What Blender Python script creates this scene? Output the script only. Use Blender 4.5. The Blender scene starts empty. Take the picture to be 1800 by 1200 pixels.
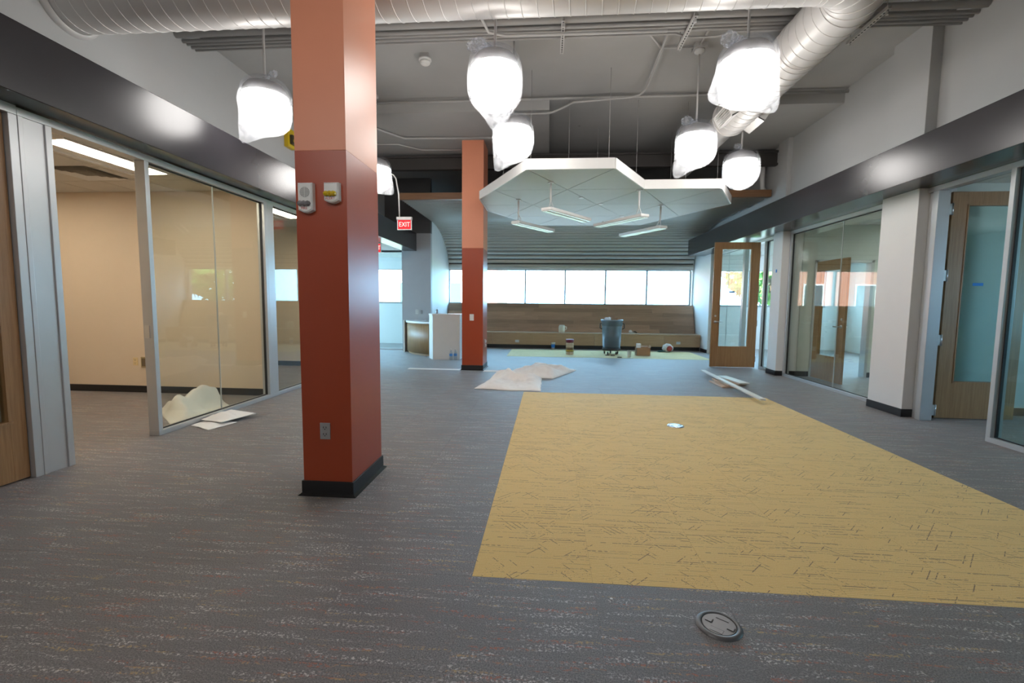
import bpy, bmesh, math, random
from mathutils import Vector, Matrix, noise as mnoise
sc = bpy.context.scene
COL = sc.collection
PI = math.pi
random.seed(7)

# ------------------------------------------------------------------ camera
F_PX, PITCH, YAW, ROLL, CAM_H = 800.9, 0.08413, -0.07881, -0.00996, 1.39
fwd = Vector((math.sin(YAW) * math.cos(PITCH), math.cos(YAW) * math.cos(PITCH), -math.sin(PITCH)))
rgt = Vector((math.cos(YAW), -math.sin(YAW), 0))
dwn = fwd.cross(rgt)
r_ = math.cos(ROLL) * rgt + math.sin(ROLL) * dwn
d_ = -math.sin(ROLL) * rgt + math.cos(ROLL) * dwn
cam = bpy.data.cameras.new('camera')
cam.sensor_fit = 'HORIZONTAL'
cam.sensor_width = 36
cam.lens = 36 * F_PX / 1800
cam.clip_start = 0.05
cam.clip_end = 300
cam.dof.use_dof = True
cam.dof.focus_distance = 2.6
cam.dof.aperture_fstop = 3.2
camo = bpy.data.objects.new('camera', cam)
COL.objects.link(camo)
M = Matrix((r_, -d_, -fwd)).transposed().to_4x4()
M.translation = (0, 0, CAM_H)
camo.matrix_world = M
sc.camera = camo

# ------------------------------------------------------------------ light of the place
world = bpy.data.worlds.new('sky')
sc.world = world
world.use_nodes = True
bg = world.node_tree.nodes['Background']
bg.inputs[0].default_value = (0.37, 0.71, 1.0, 1)
bg.inputs[1].default_value = 15.0
sun = bpy.data.lights.new('sun', 'SUN')
sun.energy = 45
sun.angle = 0.02
sun.color = (1, 0.95, 0.88)
suno = bpy.data.objects.new('sun', sun)
COL.objects.link(suno)
suno.location = (0, -30, 40)
suno.rotation_euler = (math.radians(38), 0, math.radians(-12))
LAMP = 19.0          # pendant diffuser radiance
TROFFER = 28.0
sc.view_settings.view_transform = 'Standard'
sc.view_settings.look = 'None'
sc.view_settings.gamma = 1
sc.view_settings.use_curve_mapping = False
sc.view_settings.exposure = 0.15
sc.cycles.transparent_max_bounces = 24
sc.cycles.sample_clamp_indirect = 8

# ------------------------------------------------------------------ materials
def srgb(r, g, b):
    def f(c):
        c /= 255.0
        return c / 12.92 if c <= 0.04045 else ((c + 0.055) / 1.055) ** 2.4
    return (f(r), f(g), f(b), 1)

class NT:
    def __init__(s, name):
        s.m = bpy.data.materials.new(name)
        s.m.use_nodes = True
        s.t = s.m.node_tree
        s.t.nodes.clear()
        s.out = s.t.nodes.new('ShaderNodeOutputMaterial')
    def n(s, typ, **kw):
        nd = s.t.nodes.new(typ)
        for k, v in kw.items():
            if k.startswith('i_'):
                key = k[2:]
                key = int(key) if key.isdigit() else key.replace('_', ' ')
                if isinstance(v, bpy.types.NodeSocket):
                    s.t.links.new(v, nd.inputs[key])
                else:
                    nd.inputs[key].default_value = v
            else:
                setattr(nd, k, v)
        return nd
    def l(s, a, b):
        s.t.links.new(a, b)
    def math(s, op, a, b=None, clamp=False):
        nd = s.t.nodes.new('ShaderNodeMath')
        nd.operation = op
        nd.use_clamp = clamp
        for i, v in enumerate((a, b)):
            if v is None:
                continue
            if isinstance(v, bpy.types.NodeSocket):
                s.t.links.new(v, nd.inputs[i])
            else:
                nd.inputs[i].default_value = v
        return nd.outputs[0]
    def ramp(s, fac, lo, hi):
        nd = s.n('ShaderNodeMapRange', i_0=fac, i_1=lo, i_2=hi)
        nd.clamp = True
        return nd.outputs[0]
    def mix(s, fac, a, b):
        nd = s.t.nodes.new('ShaderNodeMix')
        nd.data_type = 'RGBA'
        for i, v in ((0, fac), (6, a), (7, b)):
            if isinstance(v, bpy.types.NodeSocket):
                s.t.links.new(v, nd.inputs[i])
            else:
                nd.inputs[i].default_value = v
        return nd.outputs[2]
    def noise(s, vec, scale, detail=2, rough=0.5):
        return s.n('ShaderNodeTexNoise', i_Vector=vec, i_Scale=scale, i_Detail=detail, i_Roughness=rough).outputs[0]
    def scaled(s, vec, sx, sy, sz=1, rz=0, loc=(0, 0, 0)):
        nd = s.t.nodes.new('ShaderNodeMapping')
        nd.inputs['Scale'].default_value = (sx, sy, sz)
        nd.inputs['Rotation'].default_value = (0, 0, rz)
        nd.inputs['Location'].default_value = loc
        s.l(vec, nd.inputs[0])
        return nd.outputs[0]
    def pos(s):
        return s.n('ShaderNodeTexCoord').outputs['Object']

MATS = {}
def mat(name, col, rough=0.5, metal=0.0, var=0.04, vscale=6, bump=0.0, bscale=120, spec=0.5, emit=None, coat=0):
    """painted / moulded surface: base colour with a faint mottling and fine relief"""
    if name in MATS:
        return MATS[name]
    t = NT(name)
    p = t.pos()
    nz = t.noise(p, vscale, 3)
    c1 = tuple(max(0, c * (1 - var)) for c in col[:3]) + (1,)
    c2 = tuple(min(1, c * (1 + var)) for c in col[:3]) + (1,)
    c = t.mix(nz, c1, c2)
    b = t.n('ShaderNodeBsdfPrincipled', i_Base_Color=c, i_Roughness=rough, i_Metallic=metal)
    b.inputs['Specular IOR Level'].default_value = spec
    if coat:
        b.inputs['Coat Weight'].default_value = coat
    if emit:
        b.inputs['Emission Color'].default_value = emit[0]
        b.inputs['Emission Strength'].default_value = emit[1]
    if bump:
        bn = t.n('ShaderNodeBump', i_Height=t.noise(p, bscale, 2), i_Strength=bump, i_Distance=0.002)
        t.l(bn.outputs[0], b.inputs['Normal'])
    t.l(b.outputs[0], t.out.inputs[0])
    MATS[name] = t.m
    return t.m

def emit_mat(name, col, strength):
    t = NT(name)
    p = t.pos()
    e = t.n('ShaderNodeEmission', i_Color=col, i_Strength=strength)
    t.l(e.outputs[0], t.out.inputs[0])
    MATS[name] = t.m
    return t.m

def glass_mat(name, tint, refl=1.0):
    t = NT(name)
    g = t.n('ShaderNodeNewGeometry')
    dp = t.n('ShaderNodeVectorMath', operation='DOT_PRODUCT')
    t.l(g.outputs['Incoming'], dp.inputs[0])
    t.l(g.outputs['Normal'], dp.inputs[1])
    c = t.math('ABSOLUTE', dp.outputs['Value'])
    f = t.math('POWER', t.math('SUBTRACT', 1.0, c), 5.0)
    f = t.math('ADD', t.math('MULTIPLY', f, 0.95), 0.045)
    f = t.math('MULTIPLY', f, refl, clamp=True)
    tr = t.n('ShaderNodeBsdfTransparent', i_Color=tint)
    gl = t.n('ShaderNodeBsdfGlossy', i_Roughness=0.0)
    mx = t.n('ShaderNodeMixShader', i_0=f)
    t.l(tr.outputs[0], mx.inputs[1])
    t.l(gl.outputs[0], mx.inputs[2])
    t.l(mx.outputs[0], t.out.inputs[0])
    MATS[name] = t.m
    return t.m

def plastic_film(name='plastic_film', dens=1.0):
    t = NT(name)
    p = t.pos()
    nz = t.noise(p, 22, 4, 0.6)
    wr = t.ramp(nz, 0.45, 0.7)
    tr = t.n('ShaderNodeBsdfTransparent', i_Color=(0.97, 0.98, 1, 1))
    tl = t.n('ShaderNodeBsdfTranslucent', i_Color=(0.85, 0.87, 0.92, 1))
    df = t.n('ShaderNodeBsdfPrincipled', i_Base_Color=(0.8, 0.82, 0.86, 1), i_Roughness=0.15)
    a = t.n('ShaderNodeMixShader', i_0=0.5)
    t.l(tl.outputs[0], a.inputs[1])
    t.l(df.outputs[0], a.inputs[2])
    fac = t.math('ADD', t.math('MULTIPLY', wr, 0.10 * dens), 0.045 * dens)
    mx = t.n('ShaderNodeMixShader', i_0=fac)
    t.l(tr.outputs[0], mx.inputs[1])
    t.l(a.outputs[0], mx.inputs[2])
    t.l(mx.outputs[0], t.out.inputs[0])
    return t.m

def wood_mat(name, c1, c2, axis='z', rough=0.42, scale=1.0, rnd=0.0):
    t = NT(name)
    p = t.pos()
    if rnd:
        oi = t.n('ShaderNodeObjectInfo')
        va = t.n('ShaderNodeVectorMath', operation='ADD')
        t.l(p, va.inputs[0])
        cx = t.n('ShaderNodeCombineXYZ', i_0=t.math('MULTIPLY', oi.outputs['Random'], 31.0), i_1=t.math('MULTIPLY', oi.outputs['Random'], 17.0))
        t.l(cx.outputs[0], va.inputs[1])
        p = va.outputs[0]
    s = {'x': (0.8, 22, 22), 'y': (22, 0.8, 22), 'z': (22, 22, 0.8)}[axis]
    g = t.noise(t.scaled(p, *[k * scale for k in s]), 3.0, 5, 0.62)
    g2 = t.noise(t.scaled(p, *[k * scale * 4 for k in s]), 5.0, 3, 0.6)
    f = t.math('ADD', t.math('MULTIPLY', g, 0.75), t.math('MULTIPLY', g2, 0.25))
    f = t.ramp(f, 0.3, 0.72)
    c = t.mix(f, c1, c2)
    if rnd:
        k = t.math('ADD', 1 - rnd / 2, t.math('MULTIPLY', oi.outputs['Random'], rnd))
        hs = t.n('ShaderNodeHueSaturation', i_Value=k)
        t.l(c, hs.inputs['Color'])
        c = hs.outputs[0]
    b = t.n('ShaderNodeBsdfPrincipled', i_Base_Color=c, i_Roughness=rough)
    t.l(b.outputs[0], t.out.inputs[0])
    MATS[name] = t.m
    return t.m

def tile_vec(t):
    oi = t.n('ShaderNodeObjectInfo')
    va = t.n('ShaderNodeVectorMath', operation='ADD')
    t.l(t.pos(), va.inputs[0])
    cx = t.n('ShaderNodeCombineXYZ', i_0=t.math('MULTIPLY', oi.outputs['Random'], 37.0), i_1=t.math('MULTIPLY', oi.outputs['Random'], 61.0))
    t.l(cx.outputs[0], va.inputs[1])
    return va.outputs[0], oi

def carpet_grey():
    t = NT('carpet_grey')
    p, oi = tile_vec(t)
    world_p = t.n('ShaderNodeNewGeometry').outputs['Position']
    pile = t.noise(p, 170, 3, 0.85)
    base = t.mix(t.ramp(pile, 0.37, 0.65), (0.020, 0.017, 0.018, 1), (0.270, 0.238, 0.234, 1))
    big = t.noise(t.scaled(world_p, 0.5, 2.2), 1.6, 3)
    base = t.mix(t.math('MULTIPLY', t.ramp(big, 0.35, 0.7), 0.35), base, (0.085, 0.066, 0.062, 1))
    # yarn flecks gathered in bands running across the room
    def flecks(band_sx, band_sy, loc, lo, hi, fs, flo, fhi):
        st = t.noise(t.scaled(p, band_sx, band_sy, loc=loc), 1.5, 3, 0.65)
        sp = t.noise(t.scaled(p, 0.8, 1.0, loc=loc), fs, 2, 0.7)
        return t.math('MULTIPLY', t.ramp(st, lo, hi), t.ramp(sp, flo, fhi))
    m1 = flecks(1.5, 15, (0, 0, 0), 0.50, 0.62, 95, 0.54, 0.60)
    c = t.mix(t.math('MULTIPLY', m1, 0.8), base, (0.68, 0.61, 0.58, 1))
    hue = t.noise(t.scaled(p, 2.5, 14, loc=(1, 7, 0)), 1.3, 1)
    yarn = t.mix(t.ramp(hue, 0.50, 0.58), (0.34, 0.075, 0.030, 1), (0.45, 0.29, 0.11, 1))
    m2 = flecks(1.8, 24, (9, 4, 0), 0.55, 0.62, 80, 0.50, 0.56)
    c = t.mix(t.math('MULTIPLY', m2, 0.85), c, yarn)
    b = t.n('ShaderNodeBsdfPrincipled', i_Base_Color=c, i_Roughness=0.52)
    b.inputs['Specular IOR Level'].default_value = 0.75
    b.inputs['Sheen Weight'].default_value = 0.25
    b.inputs['Sheen Roughness'].default_value = 0.4
    bn = t.n('ShaderNodeBump', i_Height=pile, i_Strength=0.6, i_Distance=0.005)
    t.l(bn.outputs[0], b.inputs['Normal'])
    t.l(b.outputs[0], t.out.inputs[0])
    return t.m

def carpet_yellow(name='carpet_yellow', c1=(0.68, 0.455, 0.140, 1), c2=(0.82, 0.59, 0.24, 1)):
    t = NT(name)
    p, oi = tile_vec(t)
    pile = t.noise(p, 240, 2, 0.6)
    base = t.mix(t.ramp(pile, 0.3, 0.7), c1, c2)
    rib = t.n('ShaderNodeTexWave', wave_type='BANDS', bands_direction='Y', i_Vector=p, i_Scale=22.0, i_Distortion=0.6, i_Detail=1.0)
    base = t.mix(t.math('MULTIPLY', rib.outputs[0], 0.10), base, (0.36, 0.22, 0.06, 1))
    def lines(rz, freq, seglen, seed, on, w, reg_thr):
        """straight drawn lines: rows of segments switched on at random and broken into dashes"""
        v = t.scaled(p, 1, 1, rz=rz)
        sx = t.n('ShaderNodeSeparateXYZ', i_0=v)
        row = t.math('MULTIPLY', sx.outputs[1], freq)
        idx = t.math('FLOOR', row)
        fr = t.math('ABSOLUTE', t.math('SUBTRACT', t.math('FRACT', row), 0.5))
        ln = t.math('LESS_THAN', fr, w)
        seg = t.math('FLOOR', t.math('ADD', t.math('DIVIDE', sx.outputs[0], seglen), t.math('MULTIPLY', idx, 0.377)))
        wn = t.n('ShaderNodeTexWhiteNoise', noise_dimensions='3D')
        cb = t.n('ShaderNodeCombineXYZ', i_0=seg, i_1=idx, i_2=float(seed))
        t.l(cb.outputs[0], wn.inputs['Vector'])
        sel = t.math('GREATER_THAN', wn.outputs['Value'], on)
        dash = t.ramp(t.noise(p, 60, 1), 0.38, 0.46)
        m_ = t.math('MULTIPLY', t.math('MULTIPLY', ln, sel), dash)
        if reg_thr:
            m_ = t.math('MULTIPLY', m_, t.ramp(t.noise(t.scaled(p, 3.0, 5.0, loc=(seed, seed, 0)), 1.0, 2), reg_thr, reg_thr + 0.02))
        return m_
    m = t.math('MULTIPLY', lines(0, 46, 0.33, 1, 0.66, 0.10, 0), 0.55)
    m = t.math('MAXIMUM', m, lines(0, 31, 0.21, 2, 0.86, 0.09, 0))
    m = t.math('MAXIMUM', m, lines(0.85, 34, 0.16, 5, 0.78, 0.08, 0.50))
    m = t.math('MAXIMUM', m, lines(-0.80, 34, 0.14, 8, 0.82, 0.08, 0.52))
    sp = t.math('MULTIPLY', t.ramp(t.noise(p, 110, 1), 0.66, 0.70), t.ramp(t.noise(t.scaled(p, 3, 8), 1.2, 2), 0.52, 0.58))
    m = t.math('MAXIMUM', m, sp)
    c = t.mix(t.math('MULTIPLY', m, 0.75), base, (0.10, 0.052, 0.035, 1))
    b = t.n('ShaderNodeBsdfPrincipled', i_Base_Color=c, i_Roughness=0.75)
    b.inputs['Specular IOR Level'].default_value = 0.3
    b.inputs['Sheen Weight'].default_value = 0.2
    h = t.math('ADD', t.math('MULTIPLY', pile, 0.5), t.math('MULTIPLY', rib.outputs[0], 0.6))
    h = t.math('SUBTRACT', h, t.math('MULTIPLY', m, 0.6))
    bn = t.n('ShaderNodeBump', i_Height=h, i_Strength=0.5, i_Distance=0.004)
    t.l(bn.outputs[0], b.inputs['Normal'])
    t.l(b.outputs[0], t.out.inputs[0])
    return t.m

def concrete():
    t = NT('painted_concrete')
    p = t.pos()
    n1 = t.noise(p, 1.1, 4, 0.6)
    c = t.mix(n1, (0.36, 0.355, 0.345, 1), (0.46, 0.455, 0.445, 1))
    vo = t.n('ShaderNodeTexVoronoi', i_Vector=p, i_Scale=1.4)
    spot = t.math('SUBTRACT', 1.0, t.ramp(vo.outputs['Distance'], 0.03, 0.06))
    keep = t.ramp(t.noise(p, 1.3, 1), 0.5, 0.56)
    c = t.mix(t.math('MULTIPLY', t.math('MULTIPLY', spot, keep), 0.6), c, (0.13, 0.10, 0.09, 1))
    b = t.n('ShaderNodeBsdfPrincipled', i_Base_Color=c, i_Roughness=0.85)
    bn = t.n('ShaderNodeBump', i_Height=t.noise(p, 14, 5, 0.7), i_Strength=0.3, i_Distance=0.006)
    t.l(bn.outputs[0], b.inputs['Normal'])
    t.l(b.outputs[0], t.out.inputs[0])
    return t.m

def brick_wall():
    t = NT('brickwork')
    bk = t.n('ShaderNodeTexBrick', i_Vector=t.scaled(t.pos(), 1, 1, 1), i_Scale=2.2)
    bk.inputs['Color1'].default_value = (0.42, 0.15, 0.10, 1)
    bk.inputs['Color2'].default_value = (0.50, 0.20, 0.14, 1)
    bk.inputs['Mortar'].default_value = (0.5, 0.42, 0.38, 1)
    b = t.n('ShaderNodeBsdfPrincipled', i_Base_Color=bk.outputs[0], i_Roughness=0.9)
    t.l(b.outputs[0], t.out.inputs[0])
    return t.m

def foliage_mat(name, c1, c2):
    t = NT(name)
    n = t.noise(t.pos(), 2.5, 3)
    c = t.mix(t.ramp(n, 0.35, 0.65), c1, c2)
    b = t.n('ShaderNodeBsdfPrincipled', i_Base_Color=c, i_Roughness=0.7)
    t.l(b.outputs[0], t.out.inputs[0])
    return t.m

CG = carpet_grey()
CY = carpet_yellow()
CONC = concrete()
FILM = plastic_film('plastic_film', 1.35)
FILM2 = plastic_film('bunched_plastic_film', 4.0)
SALMON = mat('salmon_paint', (0.74, 0.285, 0.165), 0.38, bump=0.15, bscale=160, var=0.02)
RUST = mat('rust_red_paint', (0.37, 0.057, 0.018), 0.33, bump=0.15, bscale=160, var=0.02)
BLACKRUB = mat('black_vinyl', (0.012, 0.012, 0.013), 0.45)
FASCIA = mat('dark_bronze_metal', (0.026, 0.024, 0.028), 0.27, 0.0, var=0.12, vscale=3, spec=0.42)
ALU = mat('satin_aluminium', (0.52, 0.53, 0.54), 0.36, 0.45)
ALU_D = mat('black_gasket', (0.02, 0.02, 0.022), 0.6)  # near-black of the glass gaskets, also on slots and grooves
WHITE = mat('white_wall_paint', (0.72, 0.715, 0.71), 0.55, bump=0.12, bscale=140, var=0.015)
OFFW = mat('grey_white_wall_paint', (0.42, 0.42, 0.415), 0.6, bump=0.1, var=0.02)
MIDGREY = mat('mid_grey_wall_paint', (0.40, 0.40, 0.42), 0.55, bump=0.1)
DARKGREY = mat('charcoal_wall_paint', (0.075, 0.073, 0.075), 0.6)
BEIGE = mat('beige_wall_paint', (0.70, 0.58, 0.45), 0.55, bump=0.12, bscale=140, var=0.015)
PALE = mat('pale_green_wall_paint', (0.62, 0.66, 0.62), 0.55)
ACT = mat('acoustic_tile', (0.70, 0.67, 0.61), 0.85, bump=0.25, bscale=300)
DUCT = mat('painted_duct', (0.62, 0.60, 0.585), 0.40, 0.15, var=0.02)
PIPE = mat('painted_conduit', (0.42, 0.41, 0.40), 0.5)
PIPEW = mat('light_conduit', (0.55, 0.54, 0.53), 0.5)
WHITEP = mat('white_plastic', (0.78, 0.77, 0.75), 0.35)
WHITEM = mat('white_enamel', (0.80, 0.79, 0.77), 0.35)
LENS = mat('frosted_lens', (0.72, 0.76, 0.76), 0.25)
STEEL = mat('brushed_steel', (0.60, 0.60, 0.60), 0.28, 0.9)
CAP = mat('grey_lamp_cap', (0.46, 0.45, 0.46), 0.3, 0.6)
GREYPL = mat('grey_bin_plastic', (0.115, 0.15, 0.17), 0.45)
LIDGREY = mat('slate_cover_plastic', (0.13, 0.13, 0.135), 0.35, 0.3)
METAL_CORR = mat('grey_metal_slat', (0.52, 0.49, 0.44), 0.32, 0.35, var=0.04)
WOOD = wood_mat('oak_veneer', srgb(134, 97, 60), srgb(170, 131, 90), 'z')
WOODX = wood_mat('oak_plank', srgb(150, 118, 94), srgb(188, 154, 128), 'x', rnd=0.5, scale=0.8)
WOODP = wood_mat('bench_oak', srgb(162, 130, 98), srgb(188, 156, 122), 'x', rnd=0.10)
PINE = wood_mat('pale_pine', srgb(196, 168, 140), srgb(214, 190, 164), 'y')
TRIMW = wood_mat('brown_trim', srgb(120, 86, 58), srgb(146, 108, 76), 'x')
GLASS = glass_mat('clear_glass', (0.93, 0.965, 0.95, 1))
GLASST = glass_mat('green_tinted_glass', (0.80, 0.92, 0.90, 1), 1.1)
WGLASS = glass_mat('window_glass', (0.97, 0.99, 1.0, 1))
EM_LAMP = emit_mat('lamp_diffuser', (1.0, 0.955, 0.90, 1), LAMP)
EM_TROF = emit_mat('troffer_lens', (1.0, 0.86, 0.66, 1), TROFFER)
EM_TROFC = emit_mat('troffer_lens_cool', (0.95, 1.0, 0.93, 1), TROFFER * 1.35)
EM_RED = emit_mat('exit_red', (1.0, 0.05, 0.06, 1), 0.95)
EM_WHT = emit_mat('exit_letter', (1.0, 0.82, 0.75, 1), 1.3)
CLOTH = mat('cotton_canvas', (0.86, 0.81, 0.785), 0.9, bump=0.4, bscale=60, var=0.06)
PAPER = mat('white_paper', (0.82, 0.80, 0.79), 0.8)
KRAFT = mat('masking_paper', (0.70, 0.66, 0.60), 0.8, var=0.08)
CARD = mat('cardboard', (0.36, 0.205, 0.115), 0.8)
TAPE = mat('blue_tape', (0.01, 0.20, 0.62), 0.6)
AMBER = mat('amber_lens', (0.62, 0.42, 0.01), 0.12, coat=0.6)
CLEARL = mat('clear_strobe_lens', (0.35, 0.34, 0.36), 0.08, 0.6, var=0.5, vscale=90)
REDINK = mat('red_ink', (0.45, 0.04, 0.03), 0.6)
GREYINK = mat('grille_grey', (0.36, 0.355, 0.345), 0.6)

# ------------------------------------------------------------------ mesh builder
class MB:
    def __init__(s):
        s.v, s.f, s.mi, s.sm = [], [], [], []
    def add(s, vs, fs, smooth=False, mi=0):
        o = len(s.v)
        s.v += [tuple(v) for v in vs]
        for f in fs:
            s.f.append(tuple(o + i for i in f))
            s.mi.append(mi)
            s.sm.append(smooth)
        return s
    def box(s, x0, x1, y0, y1, z0, z1, mi=0):
        x0, x1 = sorted((x0, x1)); y0, y1 = sorted((y0, y1)); z0, z1 = sorted((z0, z1))
        vs = [(x, y, z) for z in (z0, z1) for y in (y0, y1) for x in (x0, x1)]
        return s.add(vs, [(0, 2, 3, 1), (4, 5, 7, 6), (0, 1, 5, 4), (2, 6, 7, 3), (0, 4, 6, 2), (1, 3, 7, 5)], mi=mi)
    def prism(s, poly, z0, z1, mi=0, smooth=False):
        """polygon in plan (ccw), extruded in z"""
        n = len(poly)
        vs = [(x, y, z0) for x, y in poly] + [(x, y, z1) for x, y in poly]
        s.add(vs, [tuple(range(n - 1, -1, -1)), tuple(range(n, 2 * n))], mi=mi)
        return s.add(vs, [(i, (i + 1) % n, n + (i + 1) % n, n + i) for i in range(n)], smooth, mi)
    def lathe(s, prof, c=(0, 0, 0), n=24, smooth=True, caps=True, axis='z', mi=0):
        vs, fs = [], []
        for r, h in prof:
            for i in range(n):
                a = 2 * PI * i / n
                p = (r * math.cos(a), r * math.sin(a), h)
                if axis == 'x':
                    p = (h, p[0], p[1])
                elif axis == 'y':
                    p = (p[1], h, p[0])
                vs.append((c[0] + p[0], c[1] + p[1], c[2] + p[2]))
        k = len(prof)
        for j in range(k - 1):
            for i in range(n):
                fs.append((j * n + i, j * n + (i + 1) % n, (j + 1) * n + (i + 1) % n, (j + 1) * n + i))
        s.add(vs, fs, smooth, mi)
        if caps:
            s.add(vs, [tuple(range(n - 1, -1, -1)), tuple((k - 1) * n + i for i in range(n))], False, mi)
        return s
    def tube(s, pts, r, n=8, smooth=True, caps=True, mi=0):
        pts = [Vector(p) for p in pts]
        vs, fs = [], []
        rr = r if isinstance(r, (list, tuple)) else [r] * len(pts)
        up = Vector((0, 0, 1))
        t0 = (pts[1] - pts[0]).normalized()
        if abs(t0.dot(up)) > 0.95:
            up = Vector((1, 0, 0))
        for j, p in enumerate(pts):
            a = pts[max(j - 1, 0)]
            b = pts[min(j + 1, len(pts) - 1)]
            t = (b - a).normalized()
            u = (up - t * up.dot(t))
            if u.length < 1e-4:
                u = t.orthogonal()
            u.normalize()
            up = u
            w = t.cross(u)
            for i in range(n):
                q = 2 * PI * i / n
                vs.append(p + (u * math.cos(q) + w * math.sin(q)) * rr[j])
        for j in range(len(pts) - 1):
            for i in range(n):
                fs.append((j * n + i, j * n + (i + 1) % n, (j + 1) * n + (i + 1) % n, (j + 1) * n + i))
        s.add(vs, fs, smooth, mi)
        if caps:
            k = len(pts)
            s.add(vs, [tuple(range(n - 1, -1, -1)), tuple((k - 1) * n + i for i in range(n))], False, mi)
        return s
    def beam(s, a, b, w, h, mi=0):
        """rectangular bar from a to b, w horizontal, h vertical-ish"""
        a, b = Vector(a), Vector(b)
        t = (b - a).normalized()
        u = Vector((0, 0, 1)).cross(t)
        if u.length < 1e-4:
            u = Vector((1, 0, 0))
        u.normalize()
        v = t.cross(u)
        vs = [p + u * (sx * w / 2) + v * (sz * h / 2) for p in (a, b) for sz in (-1, 1) for sx in (-1, 1)]
        return s.add(vs, [(0, 2, 3, 1), (4, 5, 7, 6), (0, 1, 5, 4), (2, 6, 7, 3), (0, 4, 6, 2), (1, 3, 7, 5)], mi=mi)
    def xform(s, mtx):
        s.v = [tuple(mtx @ Vector(v)) for v in s.v]
        return s

def mesh_from(name, mb, mats):
    me = bpy.data.meshes.new(name)
    me.from_pydata(mb.v, [], mb.f)
    for m in (mats if isinstance(mats, (list, tuple)) else [mats]):
        me.materials.append(m)
    me.polygons.foreach_set('material_index', mb.mi)
    me.polygons.foreach_set('use_smooth', mb.sm)
    bm = bmesh.new()
    bm.from_mesh(me)
    bmesh.ops.remove_doubles(bm, verts=bm.verts, dist=1e-5)
    bmesh.ops.recalc_face_normals(bm, faces=bm.faces)
    bm.to_mesh(me)
    bm.free()
    me.update()
    return me

def tag(o, label=None, cat=None, group=None, kind=None):
    if label: o['label'] = label
    if cat: o['category'] = cat
    if group: o['group'] = group
    if kind: o['kind'] = kind
    return o

def world_loc(p):
    l = Vector((0, 0, 0))
    while p is not None:
        l += p.location
        p = p.parent
    return l

def obj(name, mb, mats, parent=None, bevel=0, label=None, cat=None, group=None, kind=None):
    """links one mesh object; vertices are given in world coordinates (parents are never rotated here)"""
    if parent is not None:
        off = world_loc(parent)
        loc = None
    else:
        xs = [v[0] for v in mb.v]; ys = [v[1] for v in mb.v]; zs = [v[2] for v in mb.v]
        off = Vector(((min(xs) + max(xs)) / 2, (min(ys) + max(ys)) / 2, min(zs)))
        loc = off
    mb.v = [(v[0] - off.x, v[1] - off.y, v[2] - off.z) for v in mb.v]
    o = bpy.data.objects.new(name, mesh_from(name, mb, mats))
    COL.objects.link(o)
    if parent is not None:
        o.parent = parent
    else:
        o.location = loc
    if bevel:
        b = o.modifiers.new('bevel', 'BEVEL')
        b.width = bevel
        b.segments = 2
        b.limit_method = 'ANGLE'
    return tag(o, label, cat, group, kind)

def thing(name, loc, label=None, cat=None, group=None, kind=None):
    o = bpy.data.objects.new(name, None)
    o.empty_display_size = 0.1
    COL.objects.link(o)
    o.location = loc
    return tag(o, label, cat, group, kind)

def copy_tree(o, parent=None):
    c = o.copy()
    COL.objects.link(c)
    c.parent = parent
    for ch in [x for x in bpy.data.objects if x.parent == o]:
        copy_tree(ch, c)
    return c

def B(*a):
    return MB().box(*a)

def struct(name, mb, m, label, parent=None, bevel=0, cat='structure'):
    if parent is None:
        return obj(name, mb, m, None, bevel, label, cat, None, 'structure')
    return obj(name, mb, m, parent, bevel)

def text_mesh(s, size, depth=0.002):
    cu = bpy.data.curves.new('lettering', 'FONT')
    cu.body = s
    cu.size = size
    cu.extrude = depth
    cu.align_x = 'CENTER'
    cu.align_y = 'CENTER'
    o = bpy.data.objects.new('lettering', cu)
    COL.objects.link(o)
    bpy.context.view_layer.update()
    me = bpy.data.meshes.new_from_object(o.evaluated_get(bpy.context.evaluated_depsgraph_get()))
    bpy.data.objects.remove(o)
    mb = MB()
    mb.add([v.co[:] for v in me.vertices], [tuple(p.vertices) for p in me.polygons])
    return mb

# =================================================================== STRUCTURE
YF = 15.0        # inner face of the window wall
CEIL = 4.80
XL, XR = -4.6, 4.62   # upper walls
TILE = 0.6096

# ---- floor
YX0, YX1, YY0, YY1 = -0.366, -0.366 + 6 * TILE, 2.195, 2.195 + 8 * TILE
floor = thing('floor', (0, 5, 0), 'grey carpet tile floor with coloured yarn flecks around a yellow carpet field', 'floor', None, 'structure')
FAR_Y = YY0 + 9 * TILE
ix0, ix1 = -7, 12          # tile columns built one by one
iy0, iy1 = -3, 9
gx0, gx1 = YX0 + ix0 * TILE, YX0 + ix1 * TILE
gy0 = YY0 + iy0 * TILE
mb = MB()
mb.box(-9, 9.2, FAR_Y, YF + 0.2, -0.1, 0)
mb.box(-9, 9.2, -5.2, gy0, -0.1, 0)
mb.box(-9, gx0, gy0, FAR_Y, -0.1, 0)
mb.box(gx1, 9.2, gy0, FAR_Y, -0.1, 0)
mb.box(gx0, gx1, gy0, FAR_Y, -0.1, -0.008)
obj('carpet_field', mb, CG, floor)
def tile_mesh(nm, m):
    t = MB()
    g = 0.0002
    h = TILE / 2
    e = 0.0006
    vs = [(-h + g, -h + g, -0.008), (h - g, -h + g, -0.008), (h - g, h - g, -0.008), (-h + g, h - g, -0.008),
          (-h + g, -h + g, -0.001), (h - g, -h + g, -0.001), (h - g, h - g, -0.001), (-h + g, h - g, -0.001),
          (-h + e, -h + e, 0), (h - e, -h + e, 0), (h - e, h - e, 0), (-h + e, h - e, 0)]
    t.add(vs, [(0, 1, 5, 4), (1, 2, 6, 5), (2, 3, 7, 6), (3, 0, 4, 7), (4, 5, 9, 8), (5, 6, 10, 9), (6, 7, 11, 10), (7, 4, 8, 11), (8, 9, 10, 11)])
    return mesh_from(nm, t, m)
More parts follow.
